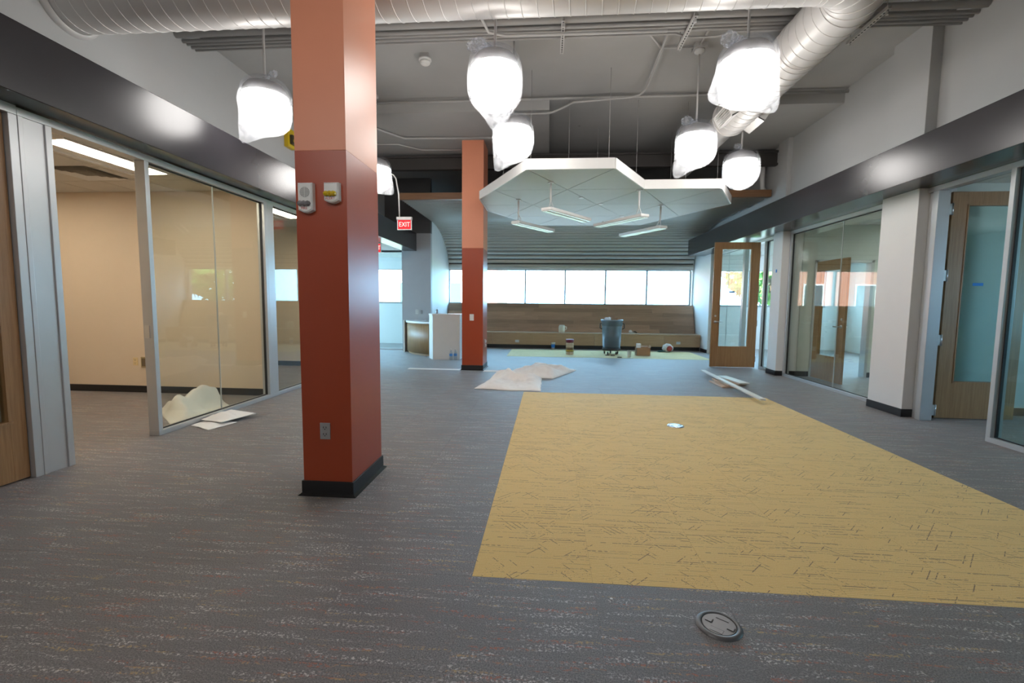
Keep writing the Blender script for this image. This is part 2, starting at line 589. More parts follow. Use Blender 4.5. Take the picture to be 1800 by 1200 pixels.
tg, ty = tile_mesh('grey_carpet_tile', CG), tile_mesh('yellow_carpet_tile', CY)
for iy in range(iy0, iy1):
    for ix in range(ix0, ix1):
        yel = 0 <= ix < 6 and 0 <= iy < 8
        # leave out tiles that nothing of the picture shows
        cx, cy = YX0 + (ix + .5) * TILE, YY0 + (iy + .5) * TILE
        o = bpy.data.objects.new('yellow_carpet_tile' if yel else 'grey_carpet_tile', ty if yel else tg)
        COL.objects.link(o)
        o.parent = floor
        o.location = (cx, cy - 5, 0)
# the paler yellow field in front of the bench
fx0, fx1, fy0, fy1 = -1.08, 4.15, 11.85, 13.7
n_i, n_j = 9, 3
farY = carpet_yellow('carpet_yellow_pale', (0.60, 0.50, 0.22, 1), (0.72, 0.62, 0.30, 1))
ft = None
sx, sy = (fx1 - fx0) / n_i, (fy1 - fy0) / n_j
for j in range(n_j):
    for i in range(n_i):
        if ft is None:
            ft = mesh_from('pale_yellow_carpet_tile', MB().box(-sx / 2 + .001, sx / 2 - .001, -sy / 2 + .001, sy / 2 - .001, 0, 0.003), farY)
        o = bpy.data.objects.new('pale_yellow_carpet_tile', ft)
        COL.objects.link(o)
        o.parent = floor
        o.location = (fx0 + (i + .5) * sx, fy0 + (j + .5) * sy - 5, 0)

# ---- ceiling
ceil = thing('ceiling', (0, 5, CEIL), 'grey painted concrete ceiling deck with stepped bulkheads', 'ceiling', None, 'structure')
obj('deck', MB().box(-9.2, 9.4, -5.4, 5.80, CEIL, CEIL + 0.25).box(-9.2, 9.4, 5.95, YF + .4, CEIL, CEIL + .25).box(-9.2, 9.4, 5.78, 5.80, CEIL + .25, CEIL + .6).box(-9.2, 9.4, 5.95, 5.97, CEIL + .25, CEIL + .6).box(-9.2, 9.4, 5.78, 5.97, CEIL + .6, CEIL + .65), CONC, ceil)
obj('bulkhead', B(XL, -0.04, 7.9, 10.4, 4.60, CEIL), CONC, ceil)
obj('bulkhead', B(3.25, XR, 7.9, 10.4, 4.60, CEIL), CONC, ceil)
obj('joint_strip', B(XL, XR, 5.02, 5.42, 4.72, CEIL), CONC, ceil)
obj('steel_beam', MB().box(XL, XR, 9.95, 10.08, 4.25, 4.29).box(XL, XR, 10.0, 10.03, 4.29, 4.5).box(XL, XR, 9.95, 10.08, 4.5, 4.54), mat('dark_steel', (0.05, 0.045, 0.042), 0.7), ceil)

# ---- outer shell
struct('wall_near', B(-9.2, 9.4, -5.4, -5.2, 0, CEIL), OFFW, 'light grey end wall', cat='wall')
struct('wall_outer_left', MB().box(-9.2, -9.0, -5.2, 9.9, 0, CEIL).box(-9.2, -9.0, 14.6, YF, 0, CEIL).box(-9.2, -9.0, 9.9, 14.6, 0, .6).box(-9.2, -9.0, 9.9, 14.6, 2.7, CEIL), BEIGE, 'beige back wall of the offices', cat='wall')
# right outer wall with a daylight window for the rooms there
wr = thing('wall_outer_right', (9.3, 5, 0), 'pale back wall of the glazed rooms', 'wall', None, 'structure')
obj('wall_panel', MB().box(9.2, 9.4, -5.2, YF, 0, 1.2).box(9.2, 9.4, -5.2, YF, 2.5, CEIL).box(9.2, 9.4, -5.2, 2.2, 1.2, 2.5).box(9.2, 9.4, 4.2, 10.5, 1.2, 2.5).box(9.2, 9.4, 14, YF, 1.2, 2.5), PALE, wr)
# upper walls
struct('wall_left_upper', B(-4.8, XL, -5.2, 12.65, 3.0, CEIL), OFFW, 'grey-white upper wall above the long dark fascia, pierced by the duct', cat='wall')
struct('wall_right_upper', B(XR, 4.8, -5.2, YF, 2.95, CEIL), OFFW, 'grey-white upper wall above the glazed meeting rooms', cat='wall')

# fascia beams (part thing of the setting)
struct('trim_1', MB().box(-4.06, -3.70, -5.2, 12.65, 2.81, 3.30).box(XL - .1, -4.06, -5.2, 12.65, 3.0, 3.30), FASCIA, 'long dark bronze fascia beam over the office doors with the beige room', bevel=0.004, cat='fascia')
struct('trim_2', MB().box(4.11, 4.485, -5.2, 14.1, 2.83, 3.30), FASCIA, 'long dark bronze fascia beam over the glazed rooms with oak doors', bevel=0.004, cat='fascia')
struct('trim_3', MB().box(4.485, 4.90, -5.2, 6.06, 2.83, 3.29).box(4.485, 4.90, 6.70, 9.39, 2.83, 3.29).box(4.485, 4.90, 9.78, 14.1, 2.83, 3.29), FASCIA, 'dark soffit strip behind the fascia above the glass fronts', cat='soffit')

# ---- piers on the room side
def pier(y0, y1, x0, label):
    t = thing('wall_pier', (x0 + .2, (y0 + y1) / 2, 0), label, 'pier', None, 'structure')
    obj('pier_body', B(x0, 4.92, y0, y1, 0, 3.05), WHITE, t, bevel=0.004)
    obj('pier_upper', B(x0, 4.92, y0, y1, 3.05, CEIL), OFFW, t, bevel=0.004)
    obj('baseboard', B(x0 - 0.012, 4.93, y0 - 0.012, y1 + 0.005, 0, 0.10), BLACKRUB, t, bevel=0.003)
pier(6.07, 6.69, 4.49, 'wide white wall pier between the open teal room and the glass panel')
pier(9.40, 9.77, 4.53, 'narrow white wall pier beside the propped oak door')

# ---- columns
def column(x0, x1, y0, y1, zs, label):
    t = thing('column', ((x0 + x1) / 2, (y0 + y1) / 2, 0), label, 'column', 'two-tone painted columns', 'structure')
    obj('lower_shaft', B(x0, x1, y0, y1, 0, zs), RUST, t, bevel=0.0015)
    obj('upper_shaft', B(x0, x1, y0, y1, zs, CEIL), SALMON, t, bevel=0.0015)
    obj('baseboard', B(x0 - .012, x1 + .012, y0 - .012, y1 + .012, 0, .105), BLACKRUB, t, bevel=0.003)
    a, e = .012, .022
    toe = MB()
    lo = [(x0 - a - e, y0 - a - e, .001), (x1 + a + e, y0 - a - e, .001), (x1 + a + e, y1 + a + e, .001), (x0 - a - e, y1 + a + e, .001)]
    hi = [(x0 - a, y0 - a, .016), (x1 + a, y0 - a, .016), (x1 + a, y1 + a, .016), (x0 - a, y1 + a, .016)]
    toe.add(lo + hi, [(i, (i + 1) % 4, 4 + (i + 1) % 4, 4 + i) for i in range(4)])
    obj('cove_toe', toe, mat('glossy_black_vinyl', (.012, .012, .013), .16), t)
    return t
column(-1.735, -1.375, 3.06, 3.63, 2.405, 'square column, salmon above rust red, carrying two white alarm strobes')
column(-1.765, -1.33, 9.24, 9.86, 2.49, 'slimmer looking salmon and rust column by the suspended ceiling cloud')

# =================================================================== GLAZED FRONTS
def pane_x(x, y0, y1, z0, z1, parent, m=GLASS, name='pane'):
    return obj(name, B(x - .005, x + .005, y0, y1, z0, z1), m, parent)
def pane_y(y, x0, x1, z0, z1, parent, m=GLASS, name='pane'):
    return obj(name, B(x0, x1, y - .005, y + .005, z0, z1), m, parent)

def front_x(name, xa, xb, y0, y1, joints, label, zt=2.80, m=GLASS, wide=0.05):
    """aluminium framed glass panel in a plane of constant x; joints = butt joints or mullions"""
    t = thing(name, ((xa + xb) / 2, (y0 + y1) / 2, 0), label, 'window', None, 'structure')
    obj('sill', B(xa, xb, y0, y1, 0, .05), ALU, t, bevel=.003)
    obj('head', B(xa, xb, y0, y1, zt - .06, zt), ALU, t, bevel=.003)
    obj('jamb', B(xa, xb, y0, y0 + wide, .05, zt - .06), ALU, t, bevel=.003)
    obj('jamb', B(xa, xb, y1 - wide, y1, .05, zt - .06), ALU, t, bevel=.003)
    xm = (xa + xb) / 2
    e = 0.014
    gk = MB()
    for (a, b) in ((y0 + wide, y0 + wide + .012), (y1 - wide - .012, y1 - wide)):
        gk.box(xm - e, xm + e, a, b, .05, zt - .06)
    gk.box(xm - e, xm + e, y0 + wide, y1 - wide, .05, .058).box(xm - e, xm + e, y0 + wide, y1 - wide, zt - .07, zt - .06)
    obj('gasket', gk, ALU_D, t)
    ys = [y0 + wide] + list(joints) + [y1 - wide]
    for a, b in zip(ys[:-1], ys[1:]):
        pane_x(xm, a + .003, b - .003, .055, zt - .065, t, m)
    for a in joints:
        obj('joint_seal', B(xm - .007, xm + .007, a - .004, a + .004, .055, zt - .065), mat('clear_silicone', (.42, .45, .44), .3), t)
    return t

def oak_door(name, along, fixed, a0, a1, z1, lite, label, handle_at=None, tape=None, hinge_at=None, kind='structure', side=-1, m=GLASS):
    """door leaf with one long lite. along='x' -> leaf spans x at y=fixed; 'y' -> spans y at x=fixed"""
    th = 0.045
    def P(a, b, c0, c1, z0, z1_):
        return B(a, b, c0, c1, z0, z1_) if along == 'x' else B(c0, c1, a, b, z0, z1_)
    c0, c1 = fixed - th / 2, fixed + th / 2
    base = ((a0 + a1) / 2, fixed, 0) if along == 'x' else (fixed, (a0 + a1) / 2, 0)
    t = thing(name, base, label, 'door', None, kind)
    l0, l1, lz0, lz1 = lite
    obj('stile', P(a0, l0, c0, c1, .012, z1), WOOD, t, bevel=.003)
    obj('stile', P(l1, a1, c0, c1, .012, z1), WOOD, t, bevel=.003)
    obj('bottom_rail', P(l0, l1, c0, c1, .012, lz0), WOOD, t)
    obj('top_rail', P(l0, l1, c0, c1, lz1, z1), WOOD, t)
    bead = MB()
    for q in (P(l0, l0 + .014, c0 - .006, c1 + .006, lz0, lz1), P(l1 - .014, l1, c0 - .006, c1 + .006, lz0, lz1),
              P(l0, l1, c0 - .006, c1 + .006, lz0, lz0 + .014), P(l0, l1, c0 - .006, c1 + .006, lz1 - .014, lz1)):
        bead.add(q.v, q.f)
    obj('glazing_bead', bead, WOOD, t)
    obj('pane', P(l0 + .005, l1 - .005, fixed - .004, fixed + .004, lz0 + .005, lz1 - .005), m, t)
    if handle_at is not None:
        ha, hz, hd = handle_at
        h = MB()
        for sd in (-1, 1):
            yy = fixed + sd * (th / 2)
            ros = MB().lathe([(.03, 0), (.03, .010 * sd)], n=16, axis='y')
            pts = [(ha, fixed + sd * .02, hz), (ha, fixed + sd * .075, hz), (ha + hd * .02, fixed + sd * .08, hz), (ha + hd * .13, fixed + sd * .08, hz)]
            ros.v = [(v[0] + ha, v[1] + yy, v[2] + hz) for v in ros.v]
            tb = MB().tube(pts, .010, 8)
            for q in (ros, tb):
                vs = q.v if along == 'x' else [(v[1], v[0], v[2]) for v in q.v]
                h.add(vs, q.f, True)
        obj('lever_handle', h, STEEL, t)
        ls = MB().lathe([(.022, -.03), (.022, .03)], n=14, axis='y')
        ls.v = [(v[0] + ha, v[1] + fixed, v[2] + hz + .13) for v in ls.v]
        if along != 'x':
            ls.v = [(v[1], v[0], v[2]) for v in ls.v]
        obj('lock_cylinder', ls, STEEL, t)
    if tape is not None:
        ta, tz = tape
        f = fixed + side * .008
        obj('tape_strip', P(ta - .06, ta + .06, f - .001, f + .001, tz - .018, tz + .018), TAPE, t)
    if hinge_at is not None:
        a, zs, sgn = hinge_at
        for z in zs:
            hb = P(a - .004, a + .004, c0 - .01, c1 + .01, z - .065, z + .065)
            hb2 = MB().lathe([(.011, -.07), (.011, .07)], n=10)
            off = (a, fixed + sgn * (th / 2 + .012), z) if along == 'x' else (fixed + sgn * (th / 2 + .012), a, z)
            hb.add([(v[0] + off[0], v[1] + off[1], v[2] + off[2]) for v in hb2.v], hb2.f, True)
            lf = P(a - .075, a, c0 - .016, c0 - .010, z - .065, z + .065) if sgn < 0 else P(a - .075, a, c1 + .010, c1 + .016, z - .065, z + .065)
            hb.add(lf.v, lf.f)
            obj('hinge', hb, STEEL, t)
    return t

# ----- left side: closed oak door, panel, doorway, glass
XA, XB = -4.06, -3.95
struct('wall_left_near', B(-4.07, -3.95, -5.2, 2.1, 0, 2.81), WHITE, 'white wall beside the oak office door', cat='wall')
jl = thing('door_1', (-4.0, 2.66, 0), 'oak office door with tall glass lite shut in aluminium frame', 'door', None, 'structure')
jl['category'] = 'door'
obj('jamb', B(XA, XB, 3.14, 3.20, 0, 2.74), ALU, jl, bevel=.003)
obj('jamb', B(XA, XB, 2.1, 2.16, 0, 2.74), ALU, jl, bevel=.003)
obj('head', B(XA, XB, 2.1, 3.20, 2.74, 2.81), ALU, jl, bevel=.003)
for nm, q in (('stile', B(-4.035, -3.99, 3.03, 3.135, .012, 2.735)), ('stile', B(-4.035, -3.99, 2.165, 2.30, .012, 2.735)),
              ('bottom_rail', B(-4.035, -3.99, 2.30, 3.03, .012, .47)), ('top_rail', B(-4.035, -3.99, 2.30, 3.03, 2.60, 2.735))):
    obj(nm, q, WOOD, jl, bevel=.002)
obj('glazing_bead', MB().box(-4.04, -3.982, 3.014, 3.03, .47, 2.6).box(-4.04, -3.975, 2.30, 3.045, .456, .472), WOOD, jl)
obj('pane', B(-4.016, -4.008, 2.302, 3.028, .472, 2.598), GLASS, jl)
pn = thing('window_1', (-4.0, 3.3, 0), 'flat aluminium filler panel between the oak door and the beige office doorway', 'panel', None, 'structure')
obj('filler_panel', B(-4.05, -3.958, 3.20, 3.385, 0, 2.74), ALU, pn)
obj('jamb', B(XA, XB + .004, 3.385, 3.435, 0, 2.74), ALU, pn, bevel=.003)
obj('head', B(XA, XB, 3.20, 4.27, 2.74, 2.80), ALU, pn, bevel=.003)
obj('edge_strip', B(XA, XB + .004, 3.20, 3.235, 0, 2.74), ALU, pn, bevel=.003)
w2 = front_x('window_2', XA, XB, 4.27, 6.20, [5.24], 'tall office glass panel with a butt joint over the paper heap')
obj('strike_plate', B(XA + .02, XA + .07, 4.262, 4.272, 1.0, 1.13), STEEL, w2)
struct('wall_left_partition', B(-9, -4.02, 6.30, 6.40, 0, 2.95), BEIGE, 'beige wall seen through the open office doorway', cat='wall')
struct('baseboard_left', B(-9, -4.07, 6.285, 6.30, 0, .10), BLACKRUB, 'black vinyl base along the beige office wall', cat='baseboard')
w3 = front_x('window_3', XA, XB, 6.20, 9.32, [7.7], 'office glass panel half hidden behind the rust column', wide=0.16)
struct('wall_left_partition_far', B(-9, -4.02, 9.35, 9.5, 0, 2.95), BEIGE, 'beige wall of the second office behind the column', cat='wall')
struct('baseboard_left_far', B(-9, -4.07, 9.335, 9.35, 0, .10), BLACKRUB, 'black vinyl base of the second office', cat='baseboard')
struct('wall_left_partition_near', B(-9, -4.06, 3.22, 3.36, 0, 2.95), BEIGE, 'beige side wall inside the first office', cat='wall')
# office ceilings as lay-in tiles
def act_ceiling(name, x0, x1, y0, y1, z, label, holes=()):
    t = thing(name, ((x0 + x1) / 2, (y0 + y1) / 2, z), label, 'ceiling', None, 'structure')
    obj('grid', B(x0, x1, y0, y1, z + .012, z + .03), WHITEM, t)
    nx = max(1, round((x1 - x0) / 0.61)); ny = max(1, round((y1 - y0) / 0.61))
    dx, dy = (x1 - x0) / nx, (y1 - y0) / ny
    me = mesh_from('ceiling_tile', MB().box(-dx / 2 + .008, dx / 2 - .008, -dy / 2 + .008, dy / 2 - .008, 0, .014), ACT)
    for i in range(nx):
        for j in range(ny):
            cx, cy = x0 + (i + .5) * dx, y0 + (j + .5) * dy
            if any(a - dx / 2 < cx < b + dx / 2 and c - dy / 2 < cy < d + dy / 2 for a, b, c, d in holes):
                pass
            o = bpy.data.objects.new('ceiling_tile', me)
            COL.objects.link(o)
            o.parent = t
            o.location = (cx - (x0 + x1) / 2, cy - (y0 + y1) / 2, 0)
    return t
act_ceiling('ceiling_office', -9, -4.07, 3.36, 6.30, 2.94, 'white lay-in tile ceiling inside the beige office')
act_ceiling('ceiling_second_office', -9, -4.07, 6.40, 9.35, 2.94, 'white lay-in tile ceiling inside the second office')
act_ceiling('ceiling_entry', -9, -4.07, 9.5, YF, 2.86, 'bright lay-in ceiling of the entry alcove under the exit sign')
struct('ceiling_near_left', B(-9, -4.06, -5.2, 3.22, 2.94, 2.98), ACT, 'ceiling of the room behind the shut oak door', cat='ceiling')

# ----- end wall of the left side, alcove, glass partition
struct('wall_left_end', B(-4.13, -3.30, 12.66, 12.80, 0, 3.30), MIDGREY, 'grey end wall above the curved wooden counter', cat='wall')
struct('wall_left_end_upper', B(-9, -3.30, 12.66, 12.80, 3.30, CEIL), DARKGREY, 'charcoal painted wall band above the grey end wall', cat='wall')
struct('wall_left_return', B(-3.42, -3.30, 12.80, YF, 0, 3.8), WHITE, 'white side wall with a curved top meeting the slatted cove', cat='wall')
gp = thing('window_4', (-5.5, 12.95, 0), 'frosty glass partition of the entry alcove', 'window', None, 'structure')
obj('sill', B(-9, -4.13, 12.9, 13.0, 0, .04), ALU, gp)
obj('head', B(-9, -4.13, 12.9, 13.0, 2.80, 2.86), FASCIA, gp)
pane_y(12.95, -5.08, -4.14, .04, 2.80, gp)
pane_y(12.95, -7.5, -5.09, .04, 2.80, gp)

# ----- window wall
ZB, ZT = 1.37, 2.48
wf = thing('wall_far', (0, YF + .1, 0), 'white window wall at the end of the hall', 'wall', None, 'structure')
fw = MB()
fw.box(-9, 9.2, YF, YF + .2, 0, ZB).box(-9, 9.2, YF, YF + .2, ZT, CEIL)
for a, b in ((-9, -6.1), (-4.68, -3.30), (4.56, 5.15), (8.6, 9.2)):
    fw.box(a, b, YF, YF + .2, ZB, ZT)
obj('wall_panel', fw, WHITE, wf)
def ribbon(name, x0, x1, muls, label):
    t = thing(name, ((x0 + x1) / 2, YF + .1, ZB), label, 'window', None, 'structure')
    ALU_L = mat('window_frame_grey', (0.30, 0.32, 0.33), 0.45)
    obj('sill', B(x0, x1, YF - .02, YF + .16, ZB - .03, ZB + .025), ALU_L, t)
    obj('head', B(x0, x1, YF + .02, YF + .16, ZT - .02, ZT + .02), ALU_L, t)
    xs = [x0] + muls + [x1]
    for x in xs:
        obj('mullion', B(x - .024, x + .024, YF + .03, YF + .14, ZB + .02, ZT - .02), ALU_L, t)
    for a, b in zip(xs[:-1], xs[1:]):
        pane_y(YF + .085, a + .024, b - .024, ZB + .02, ZT - .02, t, WGLASS)
ribbon('window_5', -3.30, 4.50, [-2.06, -0.77, 0.53, 1.83, 3.14], 'ribbon of overexposed daylight windows above the wood bench')
ribbon('window_6', -6.1, -4.68, [], 'bright window seen through the entry alcove')
ribbon('window_7', 5.15, 8.6, [6.3, 7.45], 'ribbon window of the far glazed room')

# slatted cove: metal slats following a quarter ellipse from the soffit to the window head
cove = thing('wall_far_cove', (0.6, 13, 2.5), 'curved cove of horizontal grey metal slats above the windows', 'cove', None, 'structure')
SOF = 3.66
prof = []
y = 10.16
while y < 12.6:
    prof.append((y, SOF)); y += 0.02
A_, B_ = 2.38, 1.16
k = 0
for k in range(0, 401):
    a = PI / 2 * k / 400
    prof.append((12.6 + A_ * math.sin(a), 2.5 + B_ * math.cos(a)))
# resample by arc length
arc = [0]
for p, q in zip(prof[:-1], prof[1:]):
    arc.append(arc[-1] + math.hypot(q[0] - p[0], q[1] - p[1]))
def at_arc(s):
    import bisect
    i = min(max(bisect.bisect(arc, s) - 1, 0), len(prof) - 2)
    u = (s - arc[i]) / max(1e-6, arc[i + 1] - arc[i])
    p, q = prof[i], prof[i + 1]
    t = Vector((q[0] - p[0], q[1] - p[1])).normalized()
    return Vector((p[0] + (q[0] - p[0]) * u, p[1] + (q[1] - p[1]) * u)), t
NS = round(arc[-1] / 0.15)
step = arc[-1] / NS
for i in range(NS):
    # each slat: shallow crowned channel with turned-back edges
    ring = []
    for u, d in ((0.00, .032), (0.02, .010), (0.08, -.004), (0.40, -.020), (0.70, -.004), (0.77, .010), (0.79, .032)):
        p, t = at_arc((i + u) * step)
        nrm = Vector((t.y, -t.x))     # pointing up/back, away from the room
        nrm = -nrm if nrm.y > 0 and False else nrm
        # room side is below / in front: for t=(1,0) the room is -z
        room = Vector((t.y, -t.x))
        q = p - room * d
        ring.append(q)
    m_ = MB()
    vs = [(x, q.x, q.y) for x in (-3.30, 4.55) for q in ring]
    n = len(ring)
    m_.add(vs, [(j, j + 1, n + j + 1, n + j) for j in range(n - 1)] , False)
    obj('slat', m_, METAL_CORR, cove)
bk = MB()
ring = []
for i in range(0, 60):
    p, t = at_arc(arc[-1] * i / 59)
    ring.append(p + Vector((-t.y, t.x)) * .035)
vs = [(x, q.x, q.y) for x in (-3.30, 4.55) for q in ring]
n = len(ring)
bk.add(vs, [(j, j + 1, n + j + 1, n + j) for j in range(n - 1)])
obj('backing_sheet', bk, mat('dark_backing', (0.03, 0.03, 0.03), 0.7), cove)
struct('trim_4', B(-3.36, 4.58, 10.08, 10.16, 3.645, 3.79), TRIMW, 'brown wood edge trim of the slatted soffit', bevel=.004, cat='trim')

# ----- right side
RX0, RX1 = 4.58, 4.69
w8 = front_x('window_8', RX0, RX1, 1.2, 5.05, [3.1], 'green tinted glass panel next to the inward oak door', m=GLASST, zt=2.83)
struct('wall_right_near', B(4.56, 4.70, -5.2, 1.2, 0, 2.83), WHITE, 'white wall past the green tinted glass', cat='wall')
dj = thing('door_2', (5.28, 6.03, 0), 'oak door with frosted lite swung into the teal lit room', 'door', None, 'structure')
obj('jamb', B(RX0, RX1 + .03, 5.90, 5.98, 0, 2.77), ALU, dj, bevel=.003)
obj('stop', B(RX0 + .03, RX1 + .05, 5.98, 6.06, 0, 2.77), ALU, dj, bevel=.003)
obj('head', B(RX0, RX1, 5.05, 6.06, 2.77, 2.83), ALU, dj, bevel=.003)
t = oak_door('door_2_leaf', 'x', 6.03, 4.83, 5.745, 2.775, (5.005, 5.58, .46, 2.625), 'oak leaf', tape=(5.21, 1.672), hinge_at=(4.825, (2.567, 1.775, .985, .111), -1), m=GLASST)
for ch in [c for c in bpy.data.objects if c.parent == t]:
    off = world_loc(t) - world_loc(dj)
    ch.parent = dj
    ch.location = ch.location + off
bpy.data.objects.remove(t)
struct('wall_right_partition', B(4.80, 9.2, 6.32, 6.44, 0, 2.95), PALE, 'pale wall behind the inward oak door', cat='wall')
struct('baseboard_right', B(4.93, 9.2, 6.305, 6.32, 0, .10), BLACKRUB, 'black vinyl base inside the teal lit room', cat='baseboard')
act_ceiling('ceiling_right_near', 4.80, 9.2, 0, 6.32, 2.95, 'lay-in ceiling inside the teal lit room')
act_ceiling('ceiling_right_middle', 4.80, 9.2, 6.44, 9.40, 2.95, 'lay-in ceiling inside the room with the seven foot oak door')
act_ceiling('ceiling_right_far', 4.80, 9.2, 9.52, YF, 2.95, 'lay-in ceiling inside the far glazed room')
w9 = front_x('window_9', 4.66, 4.76, 6.70, 9.39, [7.85], 'wide glass panel between the two white piers reflecting the daylight windows', zt=2.83)
# partition with a doorway, room in the middle
wp = thing('wall_right_doorway', (7, 9.46, 0), 'pale partition with an aluminium framed doorway behind the glass panel', 'wall', None, 'structure')
obj('wall_panel', MB().box(4.93, 5.16, 9.40, 9.52, 0, 2.95).box(6.24, 9.2, 9.40, 9.52, 0, 2.95).box(5.16, 6.24, 9.40, 9.52, 2.28, 2.95), PALE, wp)
obj('door_frame', MB().box(5.16, 5.21, 9.38, 9.54, 0, 2.28).box(6.19, 6.24, 9.38, 9.54, 0, 2.28).box(5.16, 6.24, 9.38, 9.54, 2.23, 2.28), ALU, wp, bevel=.003)
obj('baseboard', MB().box(4.93, 5.15, 9.385, 9.40, 0, .10).box(6.25, 9.2, 9.385, 9.40, 0, .10), BLACKRUB, wp)
oak_door('door_3', 'y', 5.17, 8.39, 9.30, 2.235, (8.55, 9.14, .46, 2.06), 'shorter oak door standing open inside the room behind glass', handle_at=(8.46, 1.03, 1), side=-1)
# glass front past the second pier
w10 = front_x('window_10', 4.66, 4.76, 9.78, 10.44, [], 'narrow sidelight beside the propped oak door', zt=2.83)
d4 = oak_door('door_4', 'x', 10.50, 3.63, 4.60, 2.765, (3.78, 4.43, .465, 2.627), 'oak door with blue tape on its lite propped out into the hall', handle_at=(3.705, 1.02, 1), tape=(4.04, 1.68), hinge_at=(4.605, (2.5, 1.75, 1.0, .2), 1))
dj4 = obj('jamb', B(4.66, 4.76, 11.42, 11.48, 0, 2.77), ALU, d4, bevel=.003)
obj('head', B(4.66, 4.76, 10.44, 11.48, 2.77, 2.83), ALU, d4, bevel=.003)
w11 = front_x('window_11', 4.66, 4.76, 11.48, 13.5, [12.5], 'glass panel past the propped oak door towards the bench', zt=2.83)
struct('wall_right_far', MB().box(4.58, 4.76, 13.5, YF, 0, 3.3).box(4.56, 4.66, 14.1, YF, 3.3, 3.8), WHITE, 'white wall stub at the end of the bench', cat='wall')
struct('baseboard_right_far', B(4.565, 4.58, 13.5, 14.05, 0, .10), BLACKRUB, 'black base on the white wall stub', cat='baseboard')

# =================================================================== CEILING SERVICES
# ----- spiral duct
DR, DZ, DX, DY = 0.262, 4.20, 2.69, 4.24
duct = thing('air_duct', (0, DY, DZ), 'large pale spiral duct crossing the ceiling from the wall to the elbow', 'duct')
duct2 = thing('air_duct', (DX, 7.5, DZ), 'large pale duct running down the hall from the elbow past the pendants', 'duct')
ER = 0.40
CEN = (DX - ER, DY + ER)
obj('cross_run', MB().lathe([(DR, XL + .001), (DR, DX - ER)], (0, DY, DZ), 40, axis='x', caps=False), DUCT, duct)
def helix(a, b, axis, r, pitch):
    pts = []
    L = b - a
    n = max(8, int(abs(L) / pitch * 28))
    for i in range(n + 1):
        u = i / n
        ang = 2 * PI * u * L / pitch
        c, s_ = r * math.cos(ang), r * math.sin(ang)
        pts.append((a + L * u, DY + c, DZ + s_) if axis == 'x' else (DX + c, a + L * u, DZ + s_))
    return pts
obj('spiral_seam', MB().tube(helix(XL + .02, DX - ER - .02, 'x', DR + .001, .14), .0045, 5), DUCT, duct)
# gored elbow
NG = 5
rings = []
for i in range(NG + 1):
    a = -PI / 2 + PI / 2 * i / NG
    rings.append((CEN[0] + ER * math.cos(a), CEN[1] + ER * math.sin(a), a))
eb = MB()
vs, fs, n = [], [], 40
for (x, y_, a) in rings:
    for j in range(n):
        q = 2 * PI * j / n
        rr = DR * math.cos(q)
        vs.append((x + rr * math.cos(a), y_ + rr * math.sin(a), DZ + DR * math.sin(q)))
for i in range(NG):
    for j in range(n):
        fs.append((i * n + j, i * n + (j + 1) % n, (i + 1) * n + (j + 1) % n, (i + 1) * n + j))
eb.add(vs, fs, True)
obj('elbow', eb, DUCT, duct)
em = MB()
for (x, y_, a) in rings:
    pts = []
    for j in range(n + 1):
        q = 2 * PI * j / n
        rr = (DR + .002) * math.cos(q)
        pts.append((x + rr * math.cos(a), y_ + rr * math.sin(a), DZ + (DR + .002) * math.sin(q)))
    em.tube(pts, .006, 5)
obj('gore_seam', em, DUCT, duct)
obj('main_run', MB().lathe([(DR, DY + ER), (DR, 7.35), (.205, 7.6), (.205, 9.88)], (DX, 0, DZ), 40, axis='y', caps=False), DUCT, duct2)
sm = MB().tube(helix(DY + ER + .05, 7.3, 'y', DR + .001, .14), .0045, 5)
for yy in (5.4, 6.5, 7.35):
    pts = [(DX + (DR + .002) * math.cos(2 * PI * j / 40), yy, DZ + (DR + .002) * math.sin(2 * PI * j / 40)) for j in range(41)]
    sm.tube(pts, .008, 5)
obj('run_seam', sm, DUCT, duct2)
obj('wall_sleeve', MB().lathe([(DR + .04, XL), (DR + .04, XL + .03), (DR + .005, XL + .05)], (0, DY, DZ), 40, axis='x', caps=False), DUCT, duct)
def register(sgn, yc, label):
    fr, bl = MB(), MB()
    ang = sgn * 0.75
    ca, sa = math.cos(ang), math.sin(ang)
    def place(m_, u0, u1, v0, v1, w0, w1):
        # u outward from the duct, v along the run, w across the face
        b_ = B(u0, u1, v0, v1, w0, w1)
        out = []
        for (u, v, w) in b_.v:
            ou = Vector((sgn * math.cos(.55), 0, -math.sin(.55)))
            ow = Vector((sgn * math.sin(.55), 0, math.cos(.55)))
            out.append(Vector((DX, yc, DZ)) + ou * u + Vector((0, v, 0)) + ow * w)
        m_.add(out, b_.f)
    place(fr, DR - .06, DR + .09, -.24, -.225, -.09, .09)
    place(fr, DR - .06, DR + .09, .225, .24, -.09, .09)
    place(fr, DR - .06, DR + .09, -.24, .24, -.09, -.075)
    place(fr, DR - .06, DR + .09, -.24, .24, .075, .09)
    t = obj('register', fr, WHITEM, duct2)
    t['label'] = label
    for i in range(5):
        m_ = MB()
        w = -.06 + .03 * i
        place(m_, DR + .05, DR + .08, -.225, .225, w - .002, w + .002)
        obj('louvre', m_, WHITEM, t)
register(-1, 6.85, 'white side grille on the duct next to the pendant with a tied tail')
register(1, 7.05, 'white side grille on the duct facing the glazed rooms')

